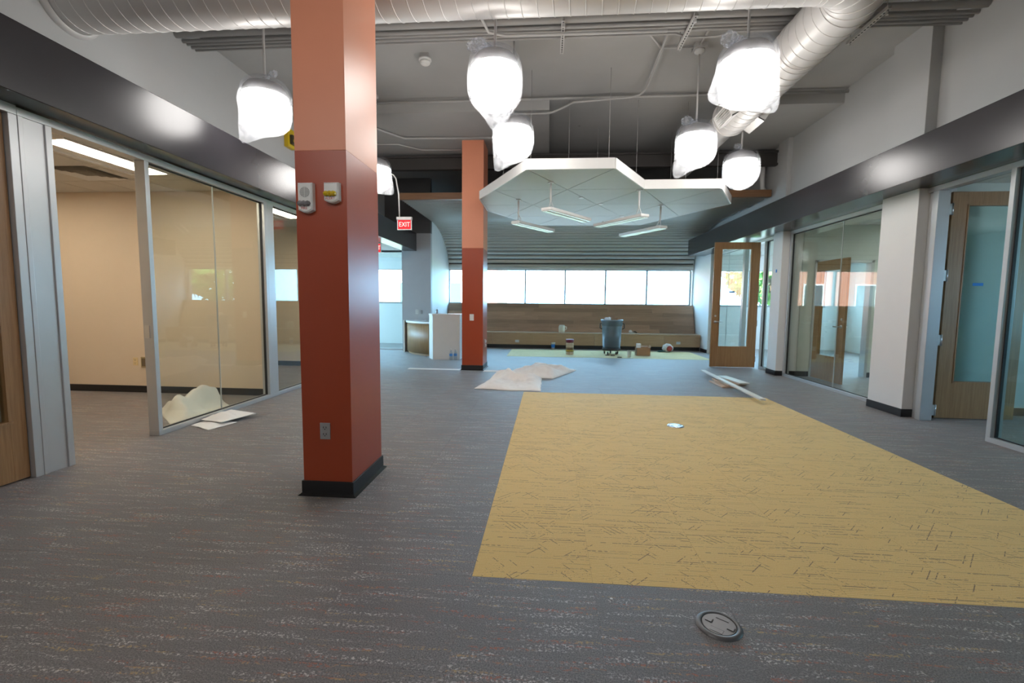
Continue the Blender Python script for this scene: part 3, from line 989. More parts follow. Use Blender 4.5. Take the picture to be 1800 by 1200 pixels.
# ----- conduits
def conduit(pts, r, label, group=None, m=PIPE):
    return obj('conduit', MB().tube(pts, r, 8), m, label=label, cat='pipe', group=group)
for i, (yy, zz, r, nm) in enumerate(((5.52, 4.62, .040, 'thickest'), (5.63, 4.60, .022, 'second'), (5.70, 4.60, .018, 'third'), (5.77, 4.60, .018, 'fourth'), (5.84, 4.60, .014, 'fifth'))):
    pts = [(XL, yy, zz), (1.55, yy, zz)]
    if i == 4:
        pts = [(XL, yy, zz), (1.45, yy, zz), (1.65, yy + .09, zz), (1.95, yy + .09, zz), (2.15, yy, zz), (XR, yy, zz)]
    else:
        pts = [(XL, yy, zz), (XR, yy, zz)]
    conduit(pts, r, '%s grey conduit from the duct in the bundle crossing the ceiling' % nm, 'conduits crossing the ceiling')
for i, x in enumerate((0.115, 1.56, 3.55, -2.9)):
    t = thing('strut_hanger', (x, 5.7, 4.5), ('perforated strut hanger holding the conduits above the wrapped pendants', 'perforated strut hanger beside the bent conduit', 'perforated strut hanger close to the duct elbow', 'perforated strut hanger above the pendant by the rust column')[i], 'bracket', 'strut hangers under the conduits')
    m_ = MB().box(x - .021, x + .021, 5.4, 6.08, 4.535, 4.539).box(x - .021, x - .018, 5.4, 6.08, 4.539, 4.572).box(x + .018, x + .021, 5.4, 6.08, 4.539, 4.572)
    obj('channel', m_, PIPEW, t)
    sl = MB()
    for j in range(13):
        sl.box(x - .007, x + .007, 5.42 + j * .05, 5.448 + j * .05, 4.533, 4.5355)
    obj('slots', sl, ALU_D, t, kind='stuff')
    obj('rod', MB().tube([(x, 5.44, 4.5), (x, 5.44, CEIL)], .006, 6), PIPE, t)
    obj('rod', MB().tube([(x, 6.04, 4.5), (x, 6.04, CEIL)], .006, 6), PIPE, t)
    obj('clamp_nut', MB().lathe([(.016, 4.49), (.016, 4.53)], (x, 5.44, 0), 6, False), PIPEW, t)
conduit([(XL, 7.82, 4.74), (XR, 7.82, 4.74)], .022, 'long grey conduit running along the step of the ceiling', m=PIPE)
conduit([(1.42, 5.9, 4.74), (1.45, 7.35, 4.72), (1.44, 7.5, 4.70), (1.38, 7.62, 4.68), (1.25, 7.68, 4.67), (0.35, 7.74, 4.64), (0.22, 7.80, 4.60), (0.02, 7.86, 4.54), (-0.10, 7.87, 4.53), (-1.0, 7.87, 4.53)], .018, 'conduit bending from the ceiling deck down across the bulkhead', m=PIPE)
conduit([(-4.4, 8.4, 4.57), (-3.2, 8.5, 4.57), (-3.0, 8.8, 4.57), (-2.85, 9.0, 4.57), (-1.0, 9.05, 4.57)], .022, 'conduit with an offset passing over the far rust column', m=PIPE)
conduit([(-4.4, 9.3, 4.58), (-3.1, 9.35, 4.58), (-2.7, 9.72, 4.58), (-1.9, 9.74, 4.58)], .015, 'thin conduit behind the offset one near the far column', m=PIPE)
conduit([(1.12, 6.0, 4.77), (1.42, 6.46, 4.77), (1.85, 6.48, 4.77)], .013, 'thin conduit feeding the pendant junction box', m=PIPEW)
conduit([(1.92, 5.9, 4.77), (1.92, 6.40, 4.77)], .014, 'short conduit between the bundle and the pendant junction box', m=PIPEW)
conduit([(-0.86, 4.9, 4.70), (-0.84, 5.25, 4.60), (-0.74, 5.50, 4.50), (-0.55, 5.58, 4.50), (1.3, 5.60, 4.50)], .016, 'conduit curving down from above the duct into the bundle', m=PIPEW)

# ----- smoke detector
t = thing('smoke_detector', (-1.76, 6.5, 4.70), 'white smoke detector on the ceiling deck next to the near column', 'detector')
obj('mounting_box', MB().box(-1.82, -1.70, 6.44, 6.56, 4.745, CEIL), PIPE, t)
obj('base_ring', MB().lathe([(.085, 4.745), (.088, 4.725), (.07, 4.715)], (-1.76, 6.5, 0), 24), WHITEP, t)
obj('sensor_dome', MB().lathe([(.072, 4.715), (.07, 4.69), (.05, 4.67), (.001, 4.665)], (-1.76, 6.5, 0), 24), WHITEP, t)

# =================================================================== PENDANTS IN PLASTIC BAGS
def pendant(x, y, z, label, tails, seed, puff=None, top=None):
    t = thing('pendant_lamp', (x, y, z), label, 'lamp', 'bagged pendant lamps')
    top = top or (CEIL if y < 7.9 or -.04 < x < 3.25 else 4.6)
    obj('canopy', MB().lathe([(.065, top), (.065, top - .03), (.02, top - .06)], (x, y, 0), 20), PIPEW, t)
    obj('stem', MB().tube([(x, y, z + .26), (x, y, top - .02)], .0125, 8), PIPEW, t)
    obj('cap', MB().lathe([(.03, .30), (.035, .27), (.12, .262), (.18, .235), (.215, .19), (.235, .125), (.236, .115)], (x, y, z), 32), CAP, t)
    obj('diffuser', MB().lathe([(.234, .118), (.242, .06), (.244, -.04), (.236, -.12), (.205, -.19), (.14, -.235), (.06, -.252), (.001, -.254)], (x, y, z), 32, caps=False), EM_LAMP, t)
    # bag
    NRg, NS_ = 22, 56
    prof = [(.030, .345), (.040, .325), (.085, .305), (.15, .295), (.205, .262), (.245, .205), (.262, .13), (.268, .05), (.268, -.03), (.262, -.10), (.245, -.16), (.23, -.185), (.205, -.212), (.18, -.235), (.15, -.254), (.115, -.27), (.08, -.281), (.045, -.289), (.02, -.293), (.004, -.295)]
    vs, fs = [], []
    for j, (r, h) in enumerate(prof):
        for i in range(NS_):
            a = 2 * PI * i / NS_
            dx, dy = math.cos(a), math.sin(a)
            p = Vector((dx * r, dy * r, h))
            # pull towards tails
            for (tx, ty_, tz, pw) in tails:
                tv = Vector((tx, ty_, tz))
                w = max(0.0, p.normalized().dot(tv.normalized())) ** pw
                reach = max(0.0, tv.length - p.length)
                p = p + tv.normalized() * reach * w
            nz = mnoise.noise(Vector((p.x * 9 + seed, p.y * 9, p.z * 7)))
            fold = mnoise.noise(Vector((a * 2.6 + seed * 3, h * 2.0, seed)))
            k_ = 1 + (.05 * max(-.15, nz) + .05 * max(-.1, fold)) * (1 if r > .05 else .3)
            p.x *= k_
            p.y *= k_
            vs.append((x + p.x, y + p.y, z + p.z))
    n = NS_
    for j in range(len(prof) - 1):
        for i in range(n):
            fs.append((j * n + i, j * n + (i + 1) % n, (j + 1) * n + (i + 1) % n, (j + 1) * n + i))
    b_ = MB().add(vs, fs, True)
    bag = obj('plastic_bag', b_, FILM, t)
    bag['label'] = 'clear crumpled plastic bag wrapped around the lamp'
    if puff:
        px, pz, pr = puff
        vs, fs = [], []
        n1, n2 = 10, 16
        for j in range(n1 + 1):
            th = PI * j / n1
            for i in range(n2):
                a = 2 * PI * i / n2
                q = Vector((math.sin(th) * math.cos(a), math.sin(th) * math.sin(a) * .8, math.cos(th)))
                k_ = pr * (1 + .38 * mnoise.noise(q * 2.3 + Vector((seed * 2, 0, 0))) + .15 * mnoise.noise(q * 6))
                vs.append((x + px + q.x * k_, y + q.y * k_, z + pz + q.z * k_ * .75))
        for j in range(n1):
            for i in range(n2):
                fs.append((j * n2 + i, j * n2 + (i + 1) % n2, (j + 1) * n2 + (i + 1) % n2, (j + 1) * n2 + i))
        nk = MB().add(vs, fs, True)
        nk.tube([(x + px * .6, y, z + pz * .98), (x + px * .2, y, z + .31), (x, y, z + .30)], [pr * .5, pr * .3, .03], 8)
        obj('bag_knot', nk, FILM2, t)
    return t
ZP = 3.51
pendant(-3.15, 5.00, ZP, 'pendant by the rust column, its bag drooping to a corner over the fascia', [(-.30, 0, -.36, 14)], 1.1, (.10, .36, .045))
pendant(-0.55, 4.565, ZP, 'pendant with a puffed knot on top and a long pointed bag tail', [(.03, -.05, -.49, 11)], 2.3, (-.17, .34, .095))
pendant(-0.494, 6.10, ZP, 'smaller looking pendant behind the pointed tail, above the ceiling cloud edge', [(-.22, 0, -.40, 13)], 3.7, (-.07, .34, .05))
pendant(1.79, 4.565, ZP, 'big pendant against the duct elbow with a loose ragged bag hem', [(.28, 0, -.33, 14), (-.34, 0, -.20, 12)], 4.9, (-.17, .33, .08))
pendant(1.93, 6.48, ZP, 'pendant on the long stem from the junction box, bag ending in a slanted tail', [(-.26, 0, -.42, 14)], 5.2, (-.13, .33, .075), 4.739)
pendant(2.97, 7.61, ZP, 'rounded pendant in front of the ceiling cloud end with a tight bag', [(.03, 0, -.31, 6)], 6.6, (-.06, .36, .055))
pendant(-2.94, 7.68, ZP, 'pendant mostly hidden behind the near rust column', [(.29, 0, -.31, 12)], 7.4, None)
for x_, y_, lb_ in ((-1.15, 1.0, 'added bagged fill pendant over the grey carpet before the near column'), (-2.9, -0.3, 'added bagged fill pendant by the white wall beside the oak office door'), (-.4, -3.2, 'added bagged fill pendant closest to the light grey end wall')):
    pendant(x_, y_, ZP, lb_, [(.1, 0, -.36, 8)], x_ + 9, None)  # pendants added behind the camera as fill light on the near column
jb = obj('junction_box', MB().box(1.85, 2.01, 6.40, 6.56, 4.74, CEIL), PIPE, label='grey square junction box above the long pendant stem', cat='junction box')

# =================================================================== CEILING CLOUD
CZ = 3.30
cloud = thing('ceiling_cloud', (0.8, 9, CZ), 'white faceted ceiling cloud of triangular panels hung on wires', 'ceiling panel')
G = lambda r, i: (-.334 + 1.236 * i + (.618 if r % 2 else 0) , 6.72 + 1.182 * r)
H0 = lambda i: (-.334 + 1.236 * i, 6.72)
def gp_(row, x): return (x, 6.72 + 1.182 * row)
rows = {0: [-.334, .902], 1: [-.952, .284, 1.541, 2.781], 2: [-1.57, -.334, .902, 2.15, 3.385], 3: [-.952, .284, 1.541, 2.767], 4: [-.334, .902, 2.15]}
tris = []
def P_(r, k): return gp_(r, rows[r][k])
# explicit triangles between consecutive rows
def up(r, k): return
R_ = P_
tris += [(R_(0, 0), R_(1, 1), R_(1, 0)), (R_(0, 0), R_(0, 1), R_(1, 1)), (R_(0, 1), R_(1, 2), R_(1, 1))]
tris += [(R_(1, 0), R_(2, 1), R_(2, 0)), (R_(1, 0), R_(1, 1), R_(2, 1)), (R_(1, 1), R_(2, 2), R_(2, 1)), (R_(1, 1), R_(1, 2), R_(2, 2)), (R_(1, 2), R_(2, 3), R_(2, 2)), (R_(1, 2), R_(1, 3), R_(2, 3)), (R_(1, 3), R_(2, 4), R_(2, 3))]
tris += [(R_(2, 0), R_(2, 1), R_(3, 0)), (R_(2, 1), R_(3, 1), R_(3, 0)), (R_(2, 1), R_(2, 2), R_(3, 1)), (R_(2, 2), R_(3, 2), R_(3, 1)), (R_(2, 2), R_(2, 3), R_(3, 2)), (R_(2, 3), R_(3, 3), R_(3, 2)), (R_(2, 3), R_(2, 4), R_(3, 3))]
tris += [(R_(3, 0), R_(3, 1), R_(4, 0)), (R_(3, 1), R_(4, 1), R_(4, 0)), (R_(3, 1), R_(3, 2), R_(4, 1)), (R_(3, 2), R_(4, 2), R_(4, 1)), (R_(3, 2), R_(3, 3), R_(4, 2))]
CUT = -1.29
def clip_x(poly, xm):
    out = []
    for a, b in zip(poly, poly[1:] + poly[:1]):
        ia, ib = a[0] >= xm, b[0] >= xm
        if ia: out.append(a)
        if ia != ib:
            u = (xm - a[0]) / (b[0] - a[0])
            out.append((xm, a[1] + u * (b[1] - a[1])))
    return out
for tr in tris:
    poly = clip_x(list(tr), CUT)
    if len(poly) < 3: continue
    c = (sum(p[0] for p in poly) / len(poly), sum(p[1] for p in poly) / len(poly))
    g = 0.012
    pp = []
    for p in poly:
        d = Vector((p[0] - c[0], p[1] - c[1]))
        d = d * (1 - g / max(.1, d.length))
        pp.append((c[0] + d.x, c[1] + d.y))
    obj('triangle_panel', MB().prism(pp, CZ, CZ + .03), mat('cloud_panel', (.60, .605, .56), .5), cloud)
outline = [R_(0, 0), R_(0, 1), R_(1, 2), R_(1, 3), R_(2, 4), R_(3, 3), R_(4, 2), R_(4, 1), R_(4, 0), R_(3, 0), R_(2, 0)]
outline = clip_x(outline, CUT)
obj('backing_board', MB().prism(outline, CZ + .012, CZ + .035), mat('cloud_joint', (0.30, 0.30, 0.30), 0.8), cloud)
for a, b in zip(outline, outline[1:] + outline[:1]):
    d = Vector((b[0] - a[0], b[1] - a[1])).normalized()
    nrm = Vector((d.y, -d.x))
    q = [a, b, (b[0] + nrm.x * .02, b[1] + nrm.y * .02), (a[0] + nrm.x * .02, a[1] + nrm.y * .02)]
    obj('fascia_edge', MB().prism(q, CZ - .004, CZ + .145), WHITEM, cloud)
for (x, y_) in ((.01, 7.43), (.56, 8.485), (.966, 9.02), (1.563, 10.30), (-.585, 8.627), (1.49, 7.98), (2.135, 9.21)):
    obj('joint_disc', MB().lathe([(.045, CZ - .012), (.05, CZ)], (x, y_, 0), 16), WHITEM, cloud)
for (x, y_) in ((-.3, 7.0), (.85, 7.0), (1.45, 8.1), (2.3, 8.2), (.3, 8.0), (3.1, 9.0), (-.9, 8.9), (.9, 9.2), (2.4, 9.6)):
    obj('hanging_wire', MB().tube([(x, y_, CZ + .03), (x, y_, CEIL if y_ < 7.9 or x > -.04 else 4.6)], .0035, 5), PIPE, cloud)

def linear_light(a, b, top, label):
    a, b, top = Vector(a), Vector(b), Vector(top)
    t = thing('linear_light', (a + b) / 2, label, 'light', 'linear lights hung under the ceiling cloud')
    d = (b - a).normalized()
    a2 = a - d * .06
    obj('housing', MB().beam(a2 + Vector((0, 0, .028)), b + Vector((0, 0, .028)), .19, .045), WHITEM, t, bevel=.004)
    obj('lens', MB().beam(a2 + d * .012, b - d * .012, .165, .012), LENS, t)
    obj('lens_rib', MB().beam(a2 + d * .012 + Vector((0, 0, -.008)), b - d * .012 + Vector((0, 0, -.008)), .03, .006), WHITEM, t)
    kz = Vector((0, 0, .14))
    obj('stem', MB().tube([top, Vector((top.x, top.y, a.z + .2)), Vector((top.x, top.y, a.z + .17))], .016, 8), WHITEM, t)
    obj('yoke', MB().tube([Vector((top.x, top.y, a.z + .18)), a + d * .02 + Vector((0, 0, .05))], .008, 6).tube([Vector((top.x, top.y, a.z + .18)), a + d * .16 + Vector((0, 0, .05))], .008, 6), WHITEM, t)
    e = a + d * 1.0
    obj('hook', MB().tube([e + Vector((0, 0, .05)), e + Vector((0, 0, .085))], .012, 8), STEEL, t)
linear_light((-.03, 7.40, 2.85), (.655, 8.36, 2.85), (.008, 7.434, 3.285), 'unlit linear light hanging from the cloud, its stem bent low over the middle panel')
linear_light((-.605, 8.63, 2.86), (.03, 9.61, 2.86), (-.585, 8.627, 3.285), 'unlit linear light on a thin stem next to the far rust column')
linear_light((1.555, 7.98, 2.85), (.90, 8.95, 2.85), (1.491, 7.98, 3.285), 'unlit linear light slanting back from the inner corner of the cloud')
linear_light((2.16, 9.20, 2.86), (1.58, 10.25, 2.86), (2.135, 9.209, 3.285), 'unlit linear light hung furthest towards the propped oak door')

# =================================================================== OFFICE FIXTURES
def troffer(x0, x1, y0, y1, z, label, m=EM_TROF):
    t = thing('troffer_light', ((x0 + x1) / 2, (y0 + y1) / 2, z), label, 'light', 'ceiling troffers in the side rooms')
    obj('frame', MB().box(x0, x1, y0, y0 + .02, z - .02, z).box(x0, x1, y1 - .02, y1, z - .02, z).box(x0, x0 + .02, y0 + .02, y1 - .02, z - .02, z).box(x1 - .02, x1, y0 + .02, y1 - .02, z - .02, z), WHITEM, t)
    xm = x0 + (x1 - x0) * .45
    obj('lens', B(xm, x1 - .02, y0 + .02, y1 - .02, z - .022, z - .004), m, t)
    obj('reflector', MB().add([(x0 + .02, y0 + .02, z - .003), (x0 + .02, y1 - .02, z - .003), (xm, y1 - .02, z - .02), (xm, y0 + .02, z - .02)], [(0, 1, 2, 3)]).box(x0 + .02, xm, y0 + .02, y1 - .02, z - .003, z - .001), WHITEM, t)
troffer(-5.17, -4.67, 4.17, 5.40, 2.94, 'glowing long troffer in the first office ceiling beside the air diffuser')
troffer(-7.4, -6.9, 4.17, 5.40, 2.94, 'glowing troffer deep inside the first office')
troffer(-5.05, -4.55, 7.1, 8.3, 2.94, 'glowing troffer of the second office by the rust column')
troffer(7.0, 7.5, 7.4, 8.6, 2.95, 'troffer in the room with the shorter oak door', EM_TROFC)
troffer(6.4, 6.9, 11.4, 12.6, 2.95, 'troffer in the far glazed room', EM_TROFC)
t = thing('air_diffuser', (-5.72, 5.35, 2.90), 'square louvred air diffuser in the office ceiling', 'vent')
for i, s_ in enumerate((.29, .23, .17, .11)):
    q = MB()
    z0, z1 = 2.938 - .001 - i * .004, 2.926 - i * .004
    for a_, b_ in ((s_, s_ - .035),):
        vs = []
        for rr, zz in ((a_, z1), (b_, z0)):
            vs += [(-5.72 - rr, 5.35 - rr, zz), (-5.72 + rr, 5.35 - rr, zz), (-5.72 + rr, 5.35 + rr, zz), (-5.72 - rr, 5.35 + rr, zz)]
        q.add(vs, [(j, (j + 1) % 4, 4 + (j + 1) % 4, 4 + j) for j in range(4)])
    obj('louvre_ring', q, WHITEM, t)
obj('throat', B(-6.0, -5.44, 5.07, 5.63, 2.9375, 2.9395), mat('dark_throat', (.30, .27, .23), .8), t)

def plate_y(name, x, y, z, w, h, m, label, cat, slots=True, group=None):
    """cover plate on a wall facing the camera (-y)"""
    t = thing(name, (x, y, z - h / 2), label, cat, group)
    obj('cover_plate', B(x - w / 2, x + w / 2, y - .008, y, z - h / 2, z + h / 2), m, t, bevel=.002)
    if slots:
        for dz in (-h * .2, h * .2):
            s_ = obj('receptacle', MB().box(x - w * .24, x + w * .24, y - .011, y - .008, z + dz - h * .13, z + dz + h * .13), m, t, bevel=.002)
            obj('slot', MB().box(x - .012, x - .008, y - .0125, y - .0105, z + dz - .002, z + dz + .010).box(x + .008, x + .012, y - .0125, y - .0105, z + dz - .002, z + dz + .010).box(x - .003, x + .003, y - .0125, y - .0105, z + dz - .012, z + dz - .006), ALU_D, s_)
    return t
plate_y('outlet', -1.565, 3.06, .472, .075, .118, STEEL, 'steel duplex outlet low on the near rust column', 'outlet')
t = plate_y('light_switch', -1.562, 9.24, 1.09, .085, .13, WHITEP, 'white switch plate on the far rust column', 'switch', False)
obj('rocker', B(-1.578, -1.546, 9.226, 9.232, 1.055, 1.125), WHITEM, t)
plate_y('outlet', -6.14, 6.30, .465, .075, .118, mat('ivory_plastic', (.72, .56, .30), .4), 'ivory duplex outlet on the beige office wall', 'outlet')
t = plate_y('data_box', -5.99, 6.30, .455, .125, .16, mat('brass_box', (.40, .31, .16), .5), 'open brownish data box beside the ivory outlet', 'outlet box', False)
obj('recess', B(-6.04, -5.94, 6.290, 6.293, .395, .515), mat('box_recess', (.16, .12, .07), .7), t)
plate_y('outlet', -0.95, 14.04, .22, .12, .075, STEEL, 'small plate on the bench front towards the far column', 'outlet', False)
plate_y('outlet', 3.92, 14.04, .24, .12, .075, STEEL, 'small plate on the bench front by the white wall stub', 'outlet', False)
plate_y('outlet', -3.70, 12.66, 1.12, .09, .13, STEEL, 'steel outlet above the curved counter', 'outlet')
plate_y('towel_switch', -3.57, 12.66, 1.11, .06, .11, mat('grey_plate', (.25, .25, .26), .5), 'narrow grey plate beside the counter outlet', 'switch', False)
t = thing('outlet', (-1.33, 9.55, .45), 'steel outlet on the side of the far rust column', 'outlet')
obj('cover_plate', B(-1.33, -1.322, 9.51, 9.59, .45, .62), STEEL, t, bevel=.002)
obj('receptacle', MB().box(-1.322, -1.30, 9.53, 9.57, .47, .52).box(-1.322, -1.30, 9.53, 9.57, .55, .60), WHITEP, t)

# ----- fire alarm devices on the near column
def alarm(x, z0, z1, label, lens_m, word, speaker, lz):
    y = 3.06
    w = .105
    t = thing('alarm_strobe', (x, y, z0), label, 'alarm', 'alarm strobes on the near column')
    # body bowed outward at the bottom
    vs, n = [], 9
    prof = []
    for (yy, inset) in ((y, 0), (y - .035, .002), (y - .042, .010)):
        ring = [(x - w / 2 + inset, yy, z1 - inset), (x + w / 2 - inset, yy, z1 - inset)]
        for i in range(n):
            u = i / (n - 1)
            ring.append((x + (w / 2 - inset) * (1 - 2 * u), yy, z0 + .018 - .018 * math.sin(PI * u) + inset))
        prof.append(ring)
    m_ = MB()
    k_ = len(prof[0])
    vs = sum(prof, [])
    fs = []
    for j in range(2):
        for i in range(k_):
            fs.append((j * k_ + i, j * k_ + (i + 1) % k_, (j + 1) * k_ + (i + 1) % k_, (j + 1) * k_ + i))
    fs.append(tuple(range(2 * k_, 3 * k_)))
    fs.append(tuple(range(k_ - 1, -1, -1)))
    m_.add(vs, fs)
    obj('housing', m_, WHITEP, t)
    # strobe lens: faceted barrel
    L = MB().lathe([(.006, -.045), (.014, -.040), (.019, -.028), (.016, -.012), (.020, 0), (.016, .012), (.019, .028), (.014, .040), (.006, .045)], (x - .006, y - .046, lz), 10, False, axis='x')
    obj('strobe_lens', L, lens_m, t)
    obj('reflector', MB().box(x - .046, x + .036, y - .046, y - .041, lz - .016, lz + .016), STEEL, t)
    if speaker:
        c = (x, lz + .075)
        obj('speaker_grille', MB().lathe([(.034, y - .0425), (.034, y - .0445)], (c[0], 0, c[1]), 28, axis='y'), GREYINK, t)
        rb = MB()
        for i in range(7):
            dz = -.027 + .009 * i
            hw = math.sqrt(max(0, .033 ** 2 - dz ** 2))
            rb.box(c[0] - hw, c[0] + hw, y - .0465, y - .0445, c[1] + dz - .0012, c[1] + dz + .0012)
        rb.box(c[0] - .001, c[0] + .001, y - .047, y - .0445, c[1] - .033, c[1] + .033)
        obj('grille_bars', rb, WHITEP, t)
    tx = text_mesh(word, .024, .0005)
    tx.v = [(v[0] + x - .006, y - .0428 - v[2], v[1] + lz - .031) for v in tx.v]
    obj('lettering', tx, REDINK, t)
alarm(-1.648, 1.985, 2.185, 'white speaker strobe with clear lens and FIRE lettering on the column', CLEARL, 'FIRE', True, 2.045)
alarm(-1.466, 2.048, 2.185, 'white strobe with amber lens and ALERT lettering on the column', AMBER, 'ALERT', False, 2.108)

# ----- yellow beacon on the upper wall
bx_, by_, bz_ = -4.6, 7.9, 4.20
t = thing('warning_beacon', (-4.5, by_, 4.12), 'yellow strobe beacon high on the wall behind the bagged pendant', 'beacon')
YEL = mat('yellow_housing', (.62, .42, .01), .4)
obj('housing', MB().box(-4.6, -4.52, by_ - .11, by_ + .11, 4.05, 4.37), YEL, t, bevel=.01)
obj('lens_block', MB().box(-4.52, -4.46, by_ - .07, by_ + .07, 4.10, 4.26), mat('beacon_dark_lens', (.06, .05, .03), .2), t, bevel=.01)
obj('flash_tube', MB().lathe([(.02, -.05), (.03, 0), (.02, .05)], (-4.455, by_, 4.16), 10, axis='y'), AMBER, t)

# ----- exit signs
def exit_sign(x, y, z, w, h, label, rod_top=None, cap=True):
    t = thing('exit_sign', (x, y, z), label, 'exit sign')
    obj('housing', B(x - w / 2 - .02, x + w / 2 + .02, y - .035, y + .035, z + h, z + h + .055), mat('exit_housing_grey', (.45, .44, .44), .4), t, bevel=.004)
    obj('panel', B(x - w / 2, x + w / 2, y - .006, y + .006, z, z + h), EM_RED, t)
    obj('clear_edge', MB().box(x - w / 2 - .015, x - w / 2, y - .006, y + .006, z, z + h).box(x + w / 2, x + w / 2 + .015, y - .006, y + .006, z, z + h).box(x - w / 2 - .015, x + w / 2 + .015, y - .006, y + .006, z - .015, z), mat('clear_acrylic_edge', (.75, .70, .70), .15), t)
    tx = text_mesh('EXIT', h * .72, .001)
    tx.v = [(v[0] * .85 + x, y - .0075 - v[2], v[1] + z + h / 2) for v in tx.v]
    obj('lettering', tx, EM_WHT, t)
    if rod_top:
        obj('hanger_pipe', MB().tube(rod_top + [(x - w / 2 + .03, y, z + h + .05)], .012, 8), PIPEW, t)
exit_sign(-2.745, 8.6, 2.765, .25, .17, 'red exit sign hung on a bent pipe in front of the dark fascia end', [(-4.6, 8.6, 3.80), (-3.02, 8.6, 3.79), (-2.95, 8.6, 3.77), (-2.90, 8.6, 3.70), (-2.85, 8.6, 3.4)])
exit_sign(-4.24, 11.0, 2.60, .25, .20, 'red exit sign under the bright alcove ceiling by the column edge')

# =================================================================== BENCH
bench = thing('bench', (0.6, 14.4, 0), 'long built-in oak bench with plank backrest under the windows', 'bench')
BX0, BX1, BY = -3.28, 4.56, 14.04
obj('toe_kick', B(BX0, BX1, BY + .05, BY + .09, 0, .115), BLACKRUB, bench)
obj('core', MB().box(BX0, BX1, BY + .06, 14.93, .115, .46).add([(x, y_, z_) for x in (BX0, BX1) for (y_, z_) in ((14.62, .46), (14.95, .46), (14.95, 1.36), (14.90, 1.36))], [(0, 1, 2, 3), (7, 6, 5, 4), (0, 3, 7, 4), (1, 5, 6, 2), (3, 2, 6, 7), (0, 4, 5, 1)]), WOODP, bench)
xs = [BX0, -1.72, -.45, .55, 1.42, 2.30, 3.50, BX1]
for a, b in zip(xs[:-1], xs[1:]):
    obj('front_panel', B(a + .003, b - .003, BY, BY + .06, .115, .455), WOODP, bench)
obj('seat_top', B(BX0, BX1, BY - .02, 14.66, .46, .49), WOODP, bench, bevel=.004)
# backrest planks, leaning back slightly
NP = 7
z0, z1, yb0, yb1 = .49, 1.365, 14.60, 14.885
random.seed(11)
for r in range(NP):
    za, zb = z0 + (z1 - z0) * r / NP, z0 + (z1 - z0) * (r + 1) / NP
    ya, yb = yb0 + (yb1 - yb0) * r / NP, yb0 + (yb1 - yb0) * (r + 1) / NP
    x = BX0
    first = random.uniform(.5, 1.8)
    while x < BX1 - .05:
        L = first if x == BX0 else random.uniform(1.3, 2.4)
        x2 = min(BX1, x + L)
        if BX1 - x2 < .4: x2 = BX1
        g = .003
        pr = random.uniform(0, .005)
        q = MB()
        vs = [(xx, yy, zz) for xx in (x + g, x2 - g) for (yy, zz) in ((ya - .018 - pr, za + g), (ya + .004, za + g), (yb + .004, zb - g), (yb - .018 - pr, zb - g))]
        q.add(vs, [(0, 1, 2, 3), (7, 6, 5, 4), (0, 3, 7, 4), (1, 5, 6, 2), (3, 2, 6, 7), (0, 4, 5, 1)])
        obj('plank', q, WOODX, bench)
        x = x2

# =================================================================== COUNTER AND PEDESTAL
cnt = thing('counter', (-3.5, 12.2, 0), 'curved oak counter with a white top against the grey end wall', 'counter')
cur = []
for i in range(17):
    u = i / 16
    # curved front from the end wall round to the pedestal
    p0, p1, p2 = Vector((-3.98, 12.62)), Vector((-3.75, 11.72)), Vector((-2.98, 11.42))
    cur.append(p0 * (1 - u) ** 2 + p1 * 2 * u * (1 - u) + p2 * u * u)
body = [(p.x, p.y) for p in cur] + [(-2.98, 12.625), (-3.98, 12.625)]
obj('wood_front', MB().prism(body, .06, .84, smooth=True), WOOD, cnt)
obj('toe_kick', MB().prism([(p.x + .03, p.y + .04) for p in cur] + [(-2.98, 12.625), (-3.95, 12.625)], 0, .06), WOOD, cnt)
top = [(p.x - .02, p.y - .03) for p in cur] + [(-2.98, 12.63), (-4.0, 12.63)]
obj('white_top', MB().prism(top, .84, .885), WHITEM, cnt)
obj('side_panel', B(-4.02, -3.985, 12.40, 12.63, 0, .885), WHITEM, cnt)
pd = thing('pedestal', (-2.5, 11.2, 0), 'tall white pedestal panel box beside the curved counter', 'pedestal')
pts = [(-2.79, 10.85), (-2.14, 10.95), (-2.14, 11.38), (-2.95, 11.38), (-2.95, 11.13)]
obj('cabinet_body', MB().prism(pts, 0, 1.075), WHITEP, pd, bevel=.004)
obj('cap', MB().prism([(-2.80, 10.84), (-2.13, 10.94), (-2.13, 11.39), (-2.96, 11.39), (-2.96, 11.12)], 1.075, 1.11), WHITEM, pd, bevel=.004)
def crumple(name, outline_fn, nu, nv, m, label, cat, hfn, thick=.004, parent=None, group=None):
    vs, fs = [], []
    for j in range(nv + 1):
        for i in range(nu + 1):
            u, v = i / nu, j / nv
            x, y_ = outline_fn(u, v)
            vs.append((x, y_, hfn(u, v, x, y_) + thick))
    n = nu + 1
    N = len(vs)
    vs += [(x, y_, z_ - thick) for (x, y_, z_) in vs]
    for j in range(nv):
        for i in range(nu):
            a, b, c, d = j * n + i, j * n + i + 1, (j + 1) * n + i + 1, (j + 1) * n + i
            fs += [(a, b, c, d), (N + d, N + c, N + b, N + a)]
    rim = [i for i in range(n)] + [j * n + nu for j in range(1, nv + 1)] + [nv * n + i for i in range(nu - 1, -1, -1)] + [j * n for j in range(nv - 1, 0, -1)]
    for a, b in zip(rim, rim[1:] + rim[:1]):
        fs.append((b, a, N + a, N + b))
    return obj(name, MB().add(vs, fs, True), m, label=label, cat=cat, group=group)
def quad(p00, p10, p11, p01):
    def f(u, v):
        return tuple((1 - u) * (1 - v) * a + u * (1 - v) * b + u * v * c + (1 - u) * v * d for a, b, c, d in zip(p00, p10, p11, p01))
    return f
def N3(x, y_, s_, seed): return mnoise.noise(Vector((x * s_, y_ * s_, seed)))
